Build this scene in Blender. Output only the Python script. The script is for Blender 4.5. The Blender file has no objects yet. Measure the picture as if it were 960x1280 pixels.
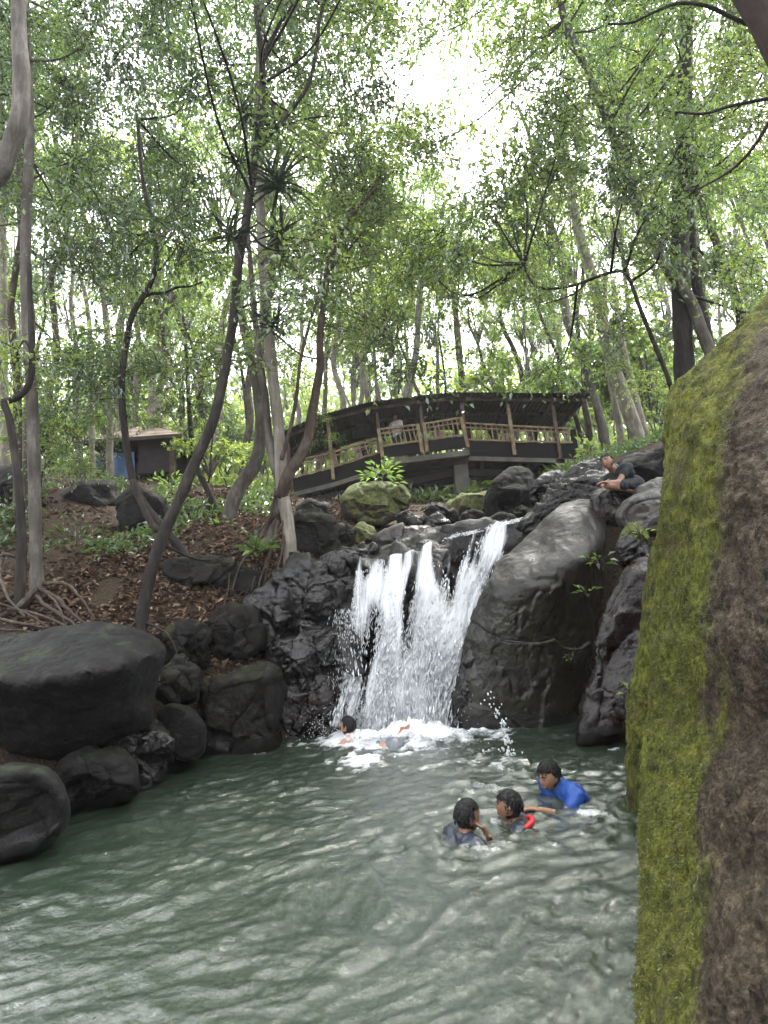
import bpy, bmesh, math, random
import numpy as np
from mathutils import Vector, Matrix

R = math.radians
SC = bpy.context.scene
COL = SC.collection
rng = np.random.default_rng(7)
random.seed(7)

# ------------------------------------------------------------------ camera, world, sun, exposure
PITCH, ROLL, F, CAMZ = R(10), R(4), 700.0, 1.4
cp, sp, cr, sr = math.cos(PITCH), math.sin(PITCH), math.cos(ROLL), math.sin(ROLL)
cam = bpy.data.cameras.new('camera')
cam.sensor_fit = 'HORIZONTAL'
cam.sensor_width = 36
cam.lens = 36 * F / 960
cam.clip_start, cam.clip_end = 0.05, 400
camo = bpy.data.objects.new('camera', cam)
COL.objects.link(camo)
_X, _U, _F = Vector((1, 0, 0)), Vector((0, -sp, cp)), Vector((0, cp, sp))
_r, _u = _X * cr - _U * sr, _X * sr + _U * cr
_m = Matrix((_r, _u, -_F)).transposed().to_4x4()
_m.translation = (0, 0, CAMZ)
camo.matrix_world = _m
SC.camera = camo

SUN_EL, SUN_AZ = R(66), R(38)            # overcast glare, ahead of the camera and a little to the right
w = bpy.data.worlds.new('World')
SC.world = w
w.use_nodes = True
nt = w.node_tree
bg = nt.nodes['Background']
sky = nt.nodes.new('ShaderNodeTexSky')
sky.sky_type = 'NISHITA'
sky.sun_disc = False
sky.sun_elevation = SUN_EL
sky.sun_rotation = SUN_AZ
sky.dust_density = 3.0
hsv = nt.nodes.new('ShaderNodeHueSaturation')   # thin white overcast: the blue is washed out
hsv.inputs['Saturation'].default_value = 0.14
hsv.inputs['Value'].default_value = 1.0
nt.links.new(sky.outputs[0], hsv.inputs['Color'])
nt.links.new(hsv.outputs[0], bg.inputs[0])
bg.inputs[1].default_value = 0.15

sl = bpy.data.lights.new('sun', 'SUN')
sl.energy = 1.5
sl.angle = R(12)
sl.color = (1.0, 0.96, 0.9)
so = bpy.data.objects.new('sun', sl)
COL.objects.link(so)
_d = Vector((math.sin(SUN_AZ) * math.cos(SUN_EL), math.cos(SUN_AZ) * math.cos(SUN_EL), math.sin(SUN_EL)))
so.rotation_euler = _d.to_track_quat('Z', 'Y').to_euler()
so.location = (8, 30, 40)

SC.view_settings.view_transform = 'Standard'
SC.view_settings.look = 'None'
SC.view_settings.gamma = 1
SC.view_settings.exposure = 3.0
SC.render.engine = 'CYCLES'
cy = SC.cycles
cy.use_denoising = True
cy.max_bounces = 9
cy.diffuse_bounces = 5
cy.glossy_bounces = 3
cy.transmission_bounces = 6
cy.transparent_max_bounces = 6
cy.volume_bounces = 0
cy.sample_clamp_indirect = 6
cy.caustics_reflective = False
cy.caustics_refractive = False

HAZE = 0.0010


# ------------------------------------------------------------------ projection helpers
def ray(u, v):
    dx = (np.asarray(u, float) - 480) / F
    dy = (640 - np.asarray(v, float)) / F
    x = dx * cr + dy * sr
    y = -dx * sr + dy * cr
    return np.stack([x, cp - y * sp, sp + y * cp], -1)


def at(u, v, Y):
    d = ray(u, v)
    t = np.asarray(Y, float) / d[..., 1]
    return d * t[..., None] + np.array([0, 0, CAMZ])


def on_z(u, v, z=0.0):
    d = ray(u, v)
    t = (z - CAMZ) / d[..., 2]
    return d * t[..., None] + np.array([0, 0, CAMZ])


def pix(P):
    P = np.asarray(P, float) - np.array([0, 0, CAMZ])
    r, u, f = np.array(_r), np.array(_u), np.array(_F)
    zf = P @ f
    return np.stack([480 + F * (P @ r) / zf, 640 - F * (P @ u) / zf], -1)


def mpp(Y):
    return Y / F


# ------------------------------------------------------------------ noise
def _h(ix, iy, iz, seed):
    h = (ix * 73856093) ^ (iy * 19349663) ^ (iz * 83492791) ^ (seed * 1013904223)
    h = h & 0xffffffff
    h ^= h >> 13
    h = (h * 1274126177) & 0xffffffff
    h ^= h >> 16
    return h / 4294967296.0


def vnoise(P, seed=0):
    P = np.asarray(P, float)
    i = np.floor(P).astype(np.int64)
    f = P - i
    f = f * f * f * (f * (f * 6 - 15) + 10)
    out = 0
    for a in (0, 1):
        wa = f[:, 0] if a else 1 - f[:, 0]
        for b in (0, 1):
            wb = f[:, 1] if b else 1 - f[:, 1]
            for c in (0, 1):
                wc = f[:, 2] if c else 1 - f[:, 2]
                out = out + wa * wb * wc * _h(i[:, 0] + a, i[:, 1] + b, i[:, 2] + c, seed)
    return out


def fbm(P, octv=4, seed=0, gain=0.5):
    P = np.asarray(P, float)
    s, a, tot = 0, 1.0, 0
    for k in range(octv):
        s = s + a * vnoise(P * (2.03 ** k) + k * 17.3, seed + k)
        tot += a
        a *= gain
    return s / tot * 2 - 1


# ------------------------------------------------------------------ mesh / object helpers
class MB:
    def __init__(s):
        s.v, s.q, s.t, s.n = [], [], [], 0

    def add(s, v, q=None, t=None):
        v = np.asarray(v, float).reshape(-1, 3)
        if q is not None and len(q):
            s.q.append(np.asarray(q, np.int64).reshape(-1, 4) + s.n)
        if t is not None and len(t):
            s.t.append(np.asarray(t, np.int64).reshape(-1, 3) + s.n)
        s.v.append(v)
        s.n += len(v)
        return s

    def mesh(s, name, mat, origin=(0, 0, 0), smooth=True, attr=None):
        me = bpy.data.meshes.new(name)
        v = np.concatenate(s.v) - np.asarray(origin, float)
        q = np.concatenate(s.q) if s.q else np.zeros((0, 4), np.int64)
        t = np.concatenate(s.t) if s.t else np.zeros((0, 3), np.int64)
        me.vertices.add(len(v))
        me.vertices.foreach_set('co', v.astype(np.float32).ravel())
        nl = q.size + t.size
        me.loops.add(nl)
        me.polygons.add(len(q) + len(t))
        me.loops.foreach_set('vertex_index', np.concatenate([q.ravel(), t.ravel()]).astype(np.int32))
        st = np.concatenate([np.arange(len(q)) * 4, q.size + np.arange(len(t)) * 3]).astype(np.int32)
        me.polygons.foreach_set('loop_start', st)
        me.polygons.foreach_set('use_smooth', np.full(len(st), bool(smooth)))
        me.update(calc_edges=True)
        me.validate()
        if attr:
            for k, a in attr.items():
                at_ = me.attributes.new(k, 'FLOAT', 'POINT')
                at_.data.foreach_set('value', np.asarray(a, np.float32))
        if mat is not None:
            me.materials.append(mat)
        return me

    def build(s, name, mat, parent=None, smooth=True, attr=None, base=None):
        if parent is not None:
            org = ORG[parent.name]
        elif base is not None:
            org = np.asarray(base, float)
        else:
            allv = np.concatenate(s.v)
            org = allv.mean(0)
            org[2] = allv[:, 2].min()
        me = s.mesh(name, mat, org, smooth, attr)
        o = bpy.data.objects.new(name, me)
        COL.objects.link(o)
        if parent is not None:
            o.parent = parent
        else:
            o.location = org
        ORG[o.name] = org
        return o

    # ---- shapes
    def box(s, c, size, rot=None):
        c = np.asarray(c, float)
        h = np.asarray(size, float) / 2
        v = np.array([[x, y, z] for x in (-1, 1) for y in (-1, 1) for z in (-1, 1)], float) * h
        if rot is not None:
            v = v @ np.array(rot).T
        s.add(v + c, [[0, 1, 3, 2], [4, 6, 7, 5], [0, 4, 5, 1], [2, 3, 7, 6], [0, 2, 6, 4], [1, 5, 7, 3]])
        return s

    def bar(s, a, b, w, h, up=(0, 0, 1)):
        a, b = np.asarray(a, float), np.asarray(b, float)
        d = b - a
        L = np.linalg.norm(d)
        d = d / L
        up = np.asarray(up, float)
        if abs(d @ up) > 0.95:
            up = np.array([0, 1.0, 0])
        x = np.cross(d, up)
        x /= np.linalg.norm(x)
        z = np.cross(x, d)
        return s.box((a + b) / 2, (w, L, h), np.stack([x, d, z], 1))

    def tube(s, path, rad, n=8, lump=0.0, seed=0, cap=True, flute=0.0):
        P = np.asarray(path, float)
        rad = np.broadcast_to(np.asarray(rad, float), (len(P),)).copy()
        T = np.gradient(P, axis=0)
        T /= np.linalg.norm(T, axis=1)[:, None] + 1e-9
        ref = np.array([0.0, 1.0, 0.0]) if abs(T[0, 1]) < 0.8 else np.array([1.0, 0, 0])
        A = np.zeros_like(P)
        B = np.zeros_like(P)
        a = ref - T[0] * (ref @ T[0])
        for i in range(len(P)):
            a = a - T[i] * (a @ T[i])
            a /= np.linalg.norm(a) + 1e-9
            A[i] = a
            B[i] = np.cross(T[i], a)
        th = np.linspace(0, 2 * np.pi, n, endpoint=False)
        D = A[:, None, :] * np.cos(th)[None, :, None] + B[:, None, :] * np.sin(th)[None, :, None]
        r = np.repeat(rad[:, None], n, 1)
        if lump or flute:
            q = (P[:, None, :] + D * r[..., None]).reshape(-1, 3)
            k = lump * fbm(q * (0.7 / max(rad.mean(), .01)) * .5, 3, seed).reshape(len(P), n)
            if flute:
                k = k + flute * np.cos(th * 4 + seed)[None, :] * 0.6 + flute * np.cos(th * 7 + 2 + seed)[None, :] * .4
            r = r * (1 + k)
        V = (P[:, None, :] + D * r[..., None]).reshape(-1, 3)
        i, j = np.meshgrid(np.arange(len(P) - 1), np.arange(n), indexing='ij')
        a_, b_ = i * n + j, i * n + (j + 1) % n
        q = np.stack([a_, b_, b_ + n, a_ + n], -1).reshape(-1, 4)
        t = []
        if cap:
            V = np.concatenate([V, P[:1], P[-1:]])
            k0, k1 = len(V) - 2, len(V) - 1
            jj = np.arange(n)
            t = np.concatenate([np.stack([jj * 0 + k0, (jj + 1) % n, jj], -1),
                                np.stack([jj * 0 + k1, jj + (len(P) - 1) * n, (jj + 1) % n + (len(P) - 1) * n], -1)])
        s.add(V, q, t)
        return s

    def capsule(s, a, b, ra, rb, n=12, flat=None):
        a, b = np.asarray(a, float), np.asarray(b, float)
        d = (b - a) / (np.linalg.norm(b - a) + 1e-9)
        P, rr = [], []
        for k in range(5):
            f = math.cos(k / 4 * math.pi / 2)
            P.append(a - d * ra * f)
            rr.append(max(ra * math.sqrt(max(0, 1 - f * f)), ra * .05))
        for k in range(5):
            f = math.sin(k / 4 * math.pi / 2)
            P.append(b + d * rb * f)
            rr.append(max(rb * math.sqrt(max(0, 1 - f * f)), rb * .05))
        return s.tube(P, rr, n)

    def ball(s, c, r, nu=16, nv=10, rot=None, fn=None):
        th = np.linspace(0, 2 * np.pi, nu, endpoint=False)
        ph = np.linspace(-np.pi / 2, np.pi / 2, nv)
        D = np.stack([np.cos(ph)[:, None] * np.cos(th)[None], np.cos(ph)[:, None] * np.sin(th)[None],
                      np.repeat(np.sin(ph)[:, None], nu, 1)], -1).reshape(-1, 3)
        V = D * np.asarray(r, float)
        if fn is not None:
            V = fn(D, V)
        if rot is not None:
            V = V @ np.array(rot).T
        i, j = np.meshgrid(np.arange(nv - 1), np.arange(nu), indexing='ij')
        a_, b_ = i * nu + j, i * nu + (j + 1) % nu
        s.add(V + np.asarray(c, float), np.stack([a_, b_, b_ + nu, a_ + nu], -1).reshape(-1, 4))
        return s


ORG = {}


def tag(o, label=None, cat=None, group=None, kind=None):
    if label:
        o['label'] = label
    if cat:
        o['category'] = cat
    if group:
        o['group'] = group
    if kind:
        o['kind'] = kind
    return o


def thing(name, label, cat, loc, group=None):
    o = bpy.data.objects.new(name, None)
    COL.objects.link(o)
    o.location = [float(x) for x in loc]
    o.empty_display_size = 0.1
    ORG[o.name] = np.asarray(loc, float)
    return tag(o, label, cat, group)


def put(name, me, parent, loc=(0, 0, 0), rot=(0, 0, 0), sc=1.0):
    """another object on shared mesh data; loc is in world space"""
    o = bpy.data.objects.new(name, me)
    COL.objects.link(o)
    o.parent = parent
    o.location = np.asarray(loc, float) - (ORG[parent.name] if parent is not None else 0)
    o.rotation_euler = rot
    o.scale = (sc, sc, sc) if np.isscalar(sc) else sc
    return o


def smooth_path(pts, n=8):
    P = np.asarray(pts, float)
    if len(P) < 3:
        return np.linspace(P[0], P[-1], n)
    Q = np.vstack([2 * P[0] - P[1], P, 2 * P[-1] - P[-2]])
    out = []
    for i in range(1, len(Q) - 2):
        for t in np.linspace(0, 1, n, endpoint=False):
            a, b, c, d = Q[i - 1], Q[i], Q[i + 1], Q[i + 2]
            out.append(.5 * (2 * b + (c - a) * t + (2 * a - 5 * b + 4 * c - d) * t * t + (3 * b - a - 3 * c + d) * t ** 3))
    out.append(P[-1])
    return np.array(out)


class RBF:
    def __init__(s, X, y):
        s.X = np.asarray(X, float)
        A = np.linalg.norm(s.X[:, None] - s.X[None], axis=2)
        n = len(A)
        M = np.zeros((n + 1, n + 1))
        M[:n, :n] = A
        M[:n, n] = M[n, :n] = 1
        s.w = np.linalg.lstsq(M, np.append(np.asarray(y, float), 0), rcond=None)[0]

    def __call__(s, Q):
        Q = np.asarray(Q, float)
        return np.linalg.norm(Q[:, None] - s.X[None], axis=2) @ s.w[:-1] + s.w[-1]


# ------------------------------------------------------------------ materials
def newmat(name):
    m = bpy.data.materials.new(name)
    m.use_nodes = True
    n = m.node_tree
    n.nodes.clear()
    out = n.nodes.new('ShaderNodeOutputMaterial')
    return m, n, out


def N(n, typ, **kw):
    x = n.nodes.new(typ)
    for k, v in kw.items():
        if k.startswith('i_'):
            key = k[2:]
            key = int(key) if key.isdigit() else key.replace('_', ' ')
            x.inputs[key].default_value = v
        else:
            setattr(x, k, v)
    return x


def ramp(n, fac, stops):
    r = n.nodes.new('ShaderNodeValToRGB')
    e = r.color_ramp.elements
    while len(e) < len(stops):
        e.new(0.5)
    for el, (p, c) in zip(e, stops):
        el.position = p
        el.color = (*c, 1) if len(c) == 3 else c
    n.links.new(fac, r.inputs[0])
    return r.outputs[0]


def noise(n, scale, detail=6, rough=0.55, vec=None, dist=0.0):
    x = n.nodes.new('ShaderNodeTexNoise')
    x.inputs['Scale'].default_value = scale
    x.inputs['Detail'].default_value = detail
    x.inputs['Roughness'].default_value = rough
    x.inputs['Distortion'].default_value = dist
    if vec is not None:
        n.links.new(vec, x.inputs['Vector'])
    return x.outputs[0]


def geo_pos(n, scale=(1, 1, 1)):
    g = n.nodes.new('ShaderNodeNewGeometry')
    mp = n.nodes.new('ShaderNodeMapping')
    mp.inputs['Scale'].default_value = scale
    n.links.new(g.outputs['Position'], mp.inputs['Vector'])
    return mp.outputs[0], g


def math_(n, op, a, b=None, clamp=False):
    m = n.nodes.new('ShaderNodeMath')
    m.operation = op
    m.use_clamp = clamp
    for i, x in enumerate((a, b)):
        if x is None:
            continue
        if isinstance(x, (int, float)):
            m.inputs[i].default_value = x
        else:
            n.links.new(x, m.inputs[i])
    return m.outputs[0]


def mix(n, fac, a, b):
    m = n.nodes.new('ShaderNodeMix')
    m.data_type = 'RGBA'
    for sock, x in ((m.inputs[0], fac), (m.inputs[6], a), (m.inputs[7], b)):
        if isinstance(x, (int, float)):
            sock.default_value = x
        elif isinstance(x, tuple):
            sock.default_value = (*x, 1)
        else:
            n.links.new(x, sock)
    return m.outputs[2]


def bump(n, h, strength=0.5, dist=0.02, prev=None):
    b = n.nodes.new('ShaderNodeBump')
    b.inputs['Strength'].default_value = strength
    b.inputs['Distance'].default_value = dist
    n.links.new(h, b.inputs['Height'])
    if prev is not None:
        n.links.new(prev, b.inputs['Normal'])
    return b.outputs[0]


def princ(n, out, col, rough=0.6, normal=None, spec=0.5, **kw):
    p = n.nodes.new('ShaderNodeBsdfPrincipled')
    for key, x in (('Base Color', col), ('Roughness', rough)):
        if isinstance(x, tuple):
            p.inputs[key].default_value = (*x, 1)
        elif isinstance(x, (int, float)):
            p.inputs[key].default_value = x
        else:
            n.links.new(x, p.inputs[key])
    p.inputs['Specular IOR Level'].default_value = spec
    if normal is not None:
        n.links.new(normal, p.inputs['Normal'])
    for k, v in kw.items():
        p.inputs[k].default_value = v
    n.links.new(p.outputs[0], out.inputs[0])
    return p


def rock_mat(name, c1, c2, c3, rough=(.35, .7), moss=0.0, mosscol=(.05, .08, .018), scale=3.0, up=0.3, bstr=.6, film=None):
    m, n, out = newmat(name)
    pos, g = geo_pos(n)
    a = noise(n, scale, 8, .62, pos)
    b = noise(n, scale * 9, 6, .6, pos)
    v = N(n, 'ShaderNodeTexVoronoi', i_Scale=scale * 30)
    n.links.new(pos, v.inputs['Vector'])
    col = ramp(n, a, [(.30, c1), (.52, c2), (.72, c3)])
    dark = ramp(n, b, [(.30, (.45, .45, .45)), (.62, (1.2, 1.2, 1.2))])
    mul = N(n, 'ShaderNodeMix', data_type='RGBA', blend_type='MULTIPLY')
    mul.inputs[0].default_value = .8
    n.links.new(col, mul.inputs[6])
    n.links.new(dark, mul.inputs[7])
    col = mul.outputs[2]
    if moss > 0:
        sx = N(n, 'ShaderNodeSeparateXYZ')
        n.links.new(g.outputs['Normal'], sx.inputs[0])
        k = math_(n, 'ADD', math_(n, 'MULTIPLY', sx.outputs[2], up), noise(n, scale * 1.3 + .7, 7, .7, pos))
        k = math_(n, 'MULTIPLY', math_(n, 'SUBTRACT', k, 1.0 - moss), 5.0, True)
        mc = ramp(n, b, [(.3, tuple(x * .5 for x in mosscol)), (.7, tuple(x * 1.7 for x in mosscol))])
        col = mix(n, k, col, mc)
    # pale lichen freckles and brown water stains
    li = math_(n, 'MULTIPLY', math_(n, 'SUBTRACT', noise(n, scale * 7, 8, .78, pos, .8), .60), 9.0, True)
    li = math_(n, 'MULTIPLY', li, math_(n, 'MULTIPLY', math_(n, 'SUBTRACT', noise(n, scale * .9, 3, .5, pos), .42), 3.0, True))
    col = mix(n, math_(n, 'MULTIPLY', li, .55), col, tuple(min(.3, x * 2.6 + .03) for x in c3))
    sn = math_(n, 'MULTIPLY', math_(n, 'SUBTRACT', noise(n, scale * 1.7, 6, .7, pos, 1.2), .54), 4.0, True)
    col = mix(n, math_(n, 'MULTIPLY', sn, .6), col, (c2[0] * 1.25 + .006, c2[1] * .85 + .002, c2[2] * .55))
    if film is not None:
        fa = N(n, 'ShaderNodeAttribute', attribute_name='film')
        fk = math_(n, 'MULTIPLY', math_(n, 'SUBTRACT', math_(n, 'ADD', fa.outputs['Fac'], math_(n, 'MULTIPLY', a, .5)), .6), 4.0, True)
        fc = ramp(n, noise(n, scale * 3, 7, .68, pos), [(.35, tuple(x * .45 for x in film)), (.5, film), (.68, (film[0] * 1.3, film[1] * 1.7, film[2] * .9))])
        col = mix(n, fk, col, fc)
    rg = ramp(n, noise(n, scale * 2.2, 5, .6, pos), [(.3, (rough[0],) * 3), (.7, (rough[1],) * 3)])
    sz_ = N(n, 'ShaderNodeSeparateXYZ')
    n.links.new(pos, sz_.inputs[0])
    wet_ = math_(n, 'SUBTRACT', 1.0, math_(n, 'MULTIPLY', math_(n, 'SUBTRACT', sz_.outputs[2], math_(n, 'MULTIPLY', a, .22)), 9.0, True), True)   # splashed tide line
    col = mix(n, math_(n, 'MULTIPLY', wet_, .6), col, tuple(x * .45 for x in c2))
    rg = mix(n, wet_, rg, (.16, .16, .16))
    hgt = math_(n, 'ADD', math_(n, 'MULTIPLY', a, 1.0), math_(n, 'MULTIPLY', b, .35))
    nb = bump(n, hgt, bstr, .06)
    nb = bump(n, v.outputs[0], bstr * .35, .008, nb)
    princ(n, out, col, rg, nb, .5 if rough[0] < .5 else .25)
    return m


def bark_mat(name, c1, c2, c3, rough=.85, sc=(9, 9, 2.0)):
    m, n, out = newmat(name)
    pos, g = geo_pos(n, sc)
    a = noise(n, 1.6, 7, .65, pos, .4)
    pos2, _ = geo_pos(n)
    b = noise(n, 2.2, 5, .6, pos2)
    b2 = noise(n, 40, 4, .6, pos2)
    f = math_(n, 'ADD', math_(n, 'MULTIPLY', a, .55), math_(n, 'MULTIPLY', b, .45))
    col = ramp(n, f, [(.34, c1), (.5, c2), (.64, c3)])
    h = math_(n, 'ADD', a, math_(n, 'MULTIPLY', b2, .3))
    princ(n, out, col, rough, bump(n, h, .7, .03), .3)
    return m


def leaf_mat(name, dark, mid, light, trans=.45, gloss=.12):
    m, n, out = newmat(name)
    g = n.nodes.new('ShaderNodeNewGeometry')
    oi = n.nodes.new('ShaderNodeObjectInfo')
    f = math_(n, 'ADD', math_(n, 'MULTIPLY', g.outputs['Random Per Island'], .75), math_(n, 'MULTIPLY', oi.outputs['Random'], .35))
    col = ramp(n, f, [(.1, dark), (.5, mid), (1.0, light)])
    d = N(n, 'ShaderNodeBsdfDiffuse')
    t = N(n, 'ShaderNodeBsdfTranslucent')
    gl = N(n, 'ShaderNodeBsdfGlossy', i_Roughness=.35)
    gl.inputs[0].default_value = (.8, .85, .9, 1)
    tc = mix(n, .35, col, light)
    n.links.new(col, d.inputs[0])
    n.links.new(tc, t.inputs[0])
    m1 = N(n, 'ShaderNodeMixShader', i_0=trans)
    n.links.new(d.outputs[0], m1.inputs[1])
    n.links.new(t.outputs[0], m1.inputs[2])
    m2 = N(n, 'ShaderNodeMixShader', i_0=gloss)
    n.links.new(m1.outputs[0], m2.inputs[1])
    n.links.new(gl.outputs[0], m2.inputs[2])
    n.links.new(m2.outputs[0], out.inputs[0])
    return m


def plain(name, col, rough=.7, var=.25, sc=12, spec=.4, bstr=.2):
    m, n, out = newmat(name)
    pos, g = geo_pos(n)
    a = noise(n, sc, 6, .6, pos)
    c = ramp(n, a, [(.3, tuple(x * (1 - var) for x in col)), (.7, tuple(min(1, x * (1 + var)) for x in col))])
    princ(n, out, c, rough, bump(n, a, bstr, .01), spec)
    return m


M = {}
M['wet'] = rock_mat('wet_rock', (0.0018, 0.0014, 0.0013), (0.0044, 0.0034, 0.0031), (0.0123, 0.0098, 0.0086), (.14, .5), .0, scale=2.6)
M['darkrock'] = rock_mat('dark_rock', (0.0018, 0.0015, 0.0012), (0.0035, 0.0030, 0.0025), (0.0074, 0.0062, 0.0052), (.6, .9), .26, (.018, .024, .008), scale=2.4, up=.25)
M['flat'] = rock_mat('flat_boulder', (0.0051, 0.0048, 0.0047), (0.0091, 0.0086, 0.0085), (0.0156, 0.0147, 0.0142), (.6, .9), .16, (.04, .05, .014), scale=3, bstr=.9)
M['grey'] = rock_mat('grey_smooth_rock', (0.0213, 0.0195, 0.0181), (0.0456, 0.0413, 0.0374), (0.0791, 0.0717, 0.0640), (.22, .55), .30, (.026, .03, .012), scale=1.8, up=-.1, bstr=.35)
M['greyfilm'] = rock_mat('grey_topped_rock', (0.0145, 0.0133, 0.0123), (0.0300, 0.0274, 0.0246), (0.0532, 0.0478, 0.0424), (.25, .6), 0, scale=1.8, bstr=.5, film=(.0095, .0072, .0040))
M['mossy'] = rock_mat('mossy_rock', (0.0163, 0.0138, 0.0105), (0.0380, 0.0318, 0.0238), (0.0651, 0.0563, 0.0429), (.6, .9), .62, (.075, .085, .028), scale=2.6)
M['red'] = rock_mat('reddish_wet_rock', (0.0033, 0.0015, 0.0013), (0.0086, 0.0041, 0.0032), (0.0198, 0.0119, 0.0093), (.10, .4), .0, scale=3.4)
M['bankrock'] = rock_mat('bank_rock', (0.0023, 0.0018, 0.0013), (0.0054, 0.0042, 0.0030), (0.0109, 0.0086, 0.0062), (.6, .9), .30, (.022, .026, .008), scale=3)
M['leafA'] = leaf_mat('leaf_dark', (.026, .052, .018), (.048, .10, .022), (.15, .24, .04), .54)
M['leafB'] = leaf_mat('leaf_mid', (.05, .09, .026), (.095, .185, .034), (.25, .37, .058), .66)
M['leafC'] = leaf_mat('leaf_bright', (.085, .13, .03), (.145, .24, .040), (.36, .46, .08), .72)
M['frond'] = leaf_mat('frond', (.008, .018, .009), (.014, .030, .014), (.03, .055, .02), .15, .1)
M['barkgrey'] = bark_mat('bark_grey', (0.0420, 0.0364, 0.0315), (0.0910, 0.0805, 0.0700), (0.1820, 0.1680, 0.1470))
M['barkdark'] = bark_mat('bark_dark', (0.0084, 0.0066, 0.0054), (0.0192, 0.0156, 0.0132), (0.0510, 0.0432, 0.0372))
M['barkbrown'] = bark_mat('bark_brown', (0.0210, 0.0154, 0.0119), (0.0490, 0.0350, 0.0266), (0.1120, 0.0875, 0.0700))
M['barkpale'] = bark_mat('bark_pale', (0.0810, 0.0702, 0.0558), (0.1710, 0.1530, 0.1260), (0.3060, 0.2790, 0.2340))
M['standin_maroon'] = bark_mat('finger_standin_maroon', (.03, .018, .018), (.05, .03, .03), (.075, .05, .048))  # only for the added corner trunk that replaces a finger

# ------------------------------------------------------------------ terrain
_TP = [  # x, y, z of the ground and the pool bed
    (0, 1, -1), (0, 3, -1.1), (-1.4, 4, -.9), (0, 5, -1.2), (.8, 5.8, -1), (-.6, 6.3, -1), (1, 3, -1), (-1.5, 2, -1), (-1.6, 5.8, -.7), (0, -1.5, -.8),
    (-2.75, 3.7, -.2), (-2.6, 5.2, -.1), (-2.4, 6.4, 0.0), (-1.0, 7.3, .2), (.6, 7.6, .6), (2.2, 4.0, .2), (1.7, 2.2, .4), (-2.9, 1.5, -.1), (1.5, 0, .3), (-3, -1, .1), (0, -4, .5),
    (-3.7, 3.5, .7), (-3.8, 5.2, 1.0), (-3.3, 6.4, 1.25), (-2.6, 7.0, .75), (-1.9, 7.3, .75), (-2.9, 7.9, 2.1), (-2.1, 8.0, 2.25), (-1.35, 8.0, 2.15), (-4.4, 7.0, 1.9), (-6, 7, 2.4),
    (-4.5, 10, 3.2), (-2.5, 10, 3.25), (-1, 9.5, 2.7), (0.4, 8.6, 2.05), (1.2, 8.6, 2.1), (1, 11, 2.8), (1.5, 13, 3.6), (-1, 12.5, 3.7), (-6.5, 14, 5.2), (-3, 14, 4.6),
    (-9, 12, 5.0), (2, 16.5, 4.5), (-2, 16.5, 4.7), (6, 16.5, 5.2), (-8, 18, 6.4), (2.8, 8.4, 2.2), (4.0, 7.2, 2.2), (4.7, 9, 3.6), (2.0, 6.5, -.3), (2.4, 7.0, .1), (2.6, 6.0, 0.0), (3.4, 6.6, 1.0), (2.0, 5.2, -.3), (2.4, 4.4, .2), (5, 12, 4.4), (3, 4, 1.5), (4.5, 5.5, 2.2), (4, 2, 1.5), (8, 8, 4.5),
    (-9, 4, 2.8), (-10, -2, 2), (10, 0, 4), (0, 22, 6.0), (0, 30, 8.2), (-15, 25, 9), (15, 25, 9), (0, 45, 12), (-25, 45, 14), (25, 45, 14), (0, 80, 18), (-45, 80, 20), (45, 80, 20), (-30, 10, 9), (30, 10, 10), (-30, -20, 5), (30, -20, 6), (0, -20, 3),
]
_TP = np.array(_TP, float)
_trbf = RBF(_TP[:, :2], _TP[:, 2])


def ground(x, y, detail=True):
    x, y = np.broadcast_arrays(np.asarray(x, float), np.asarray(y, float))
    sh = x.shape
    q = np.stack([x.ravel(), y.ravel()], 1)
    z = np.concatenate([_trbf(c) for c in np.array_split(q, max(1, len(q) // 20000))])
    if detail:
        p = np.stack([q[:, 0], q[:, 1], np.zeros(len(q))], 1)
        z = z + .16 * fbm(p * .9, 3, 5) + .05 * fbm(p * 3.1, 3, 9) * (z > .2) + .025 * fbm(p * 11, 2, 19) * (z > .2)
    return z.reshape(sh)


def grid_mesh(xs, ys):
    X, Y = np.meshgrid(xs, ys)
    Z = ground(X, Y)
    nx, ny = len(xs), len(ys)
    i, j = np.meshgrid(np.arange(ny - 1), np.arange(nx - 1), indexing='ij')
    a = i * nx + j
    return np.stack([X, Y, Z], -1).reshape(-1, 3), np.stack([a, a + 1, a + nx + 1, a + nx], -1).reshape(-1, 4)


def warp(n, lo, hi, c, k):
    t = np.linspace(-1, 1, n)
    s = np.sinh(t * k) / np.sinh(k)
    return np.where(s < 0, c + s * (c - lo), c + s * (hi - c))


mg, n, out = newmat('forest_soil')
pos, g = geo_pos(n)
a = noise(n, 1.4, 6, .6, pos)
b = noise(n, 26, 5, .65, pos)
vv = N(n, 'ShaderNodeTexVoronoi', i_Scale=34)
n.links.new(pos, vv.inputs['Vector'])
c = ramp(n, a, [(.3, (.018, .012, .008)), (.5, (.040, .026, .016)), (.72, (.032, .028, .013))])
c = mix(n, math_(n, 'MULTIPLY', ramp(n, b, [(.45, (0, 0, 0)), (.7, (1, 1, 1))]), .6), c, (.085, .055, .035))
princ(n, out, c, .9, bump(n, math_(n, 'ADD', b, math_(n, 'MULTIPLY', vv.outputs[0], .6)), .8, .05), .25)
mb = MB()
mb.add(*grid_mesh(warp(300, -60, 60, -1, 3.2), warp(300, -25, 100, 7, 3.2)))
tag(mb.build('ground', mg, base=(0, 0, 0)), kind='structure')

# ------------------------------------------------------------------ pool water
W_FALL = on_z(500, 915)
W_B1, W_B2, W_B3 = on_z(584, 1046), on_z(650, 1030), on_z(705, 1000)
W_SPL = on_z(638, 955)


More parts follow.
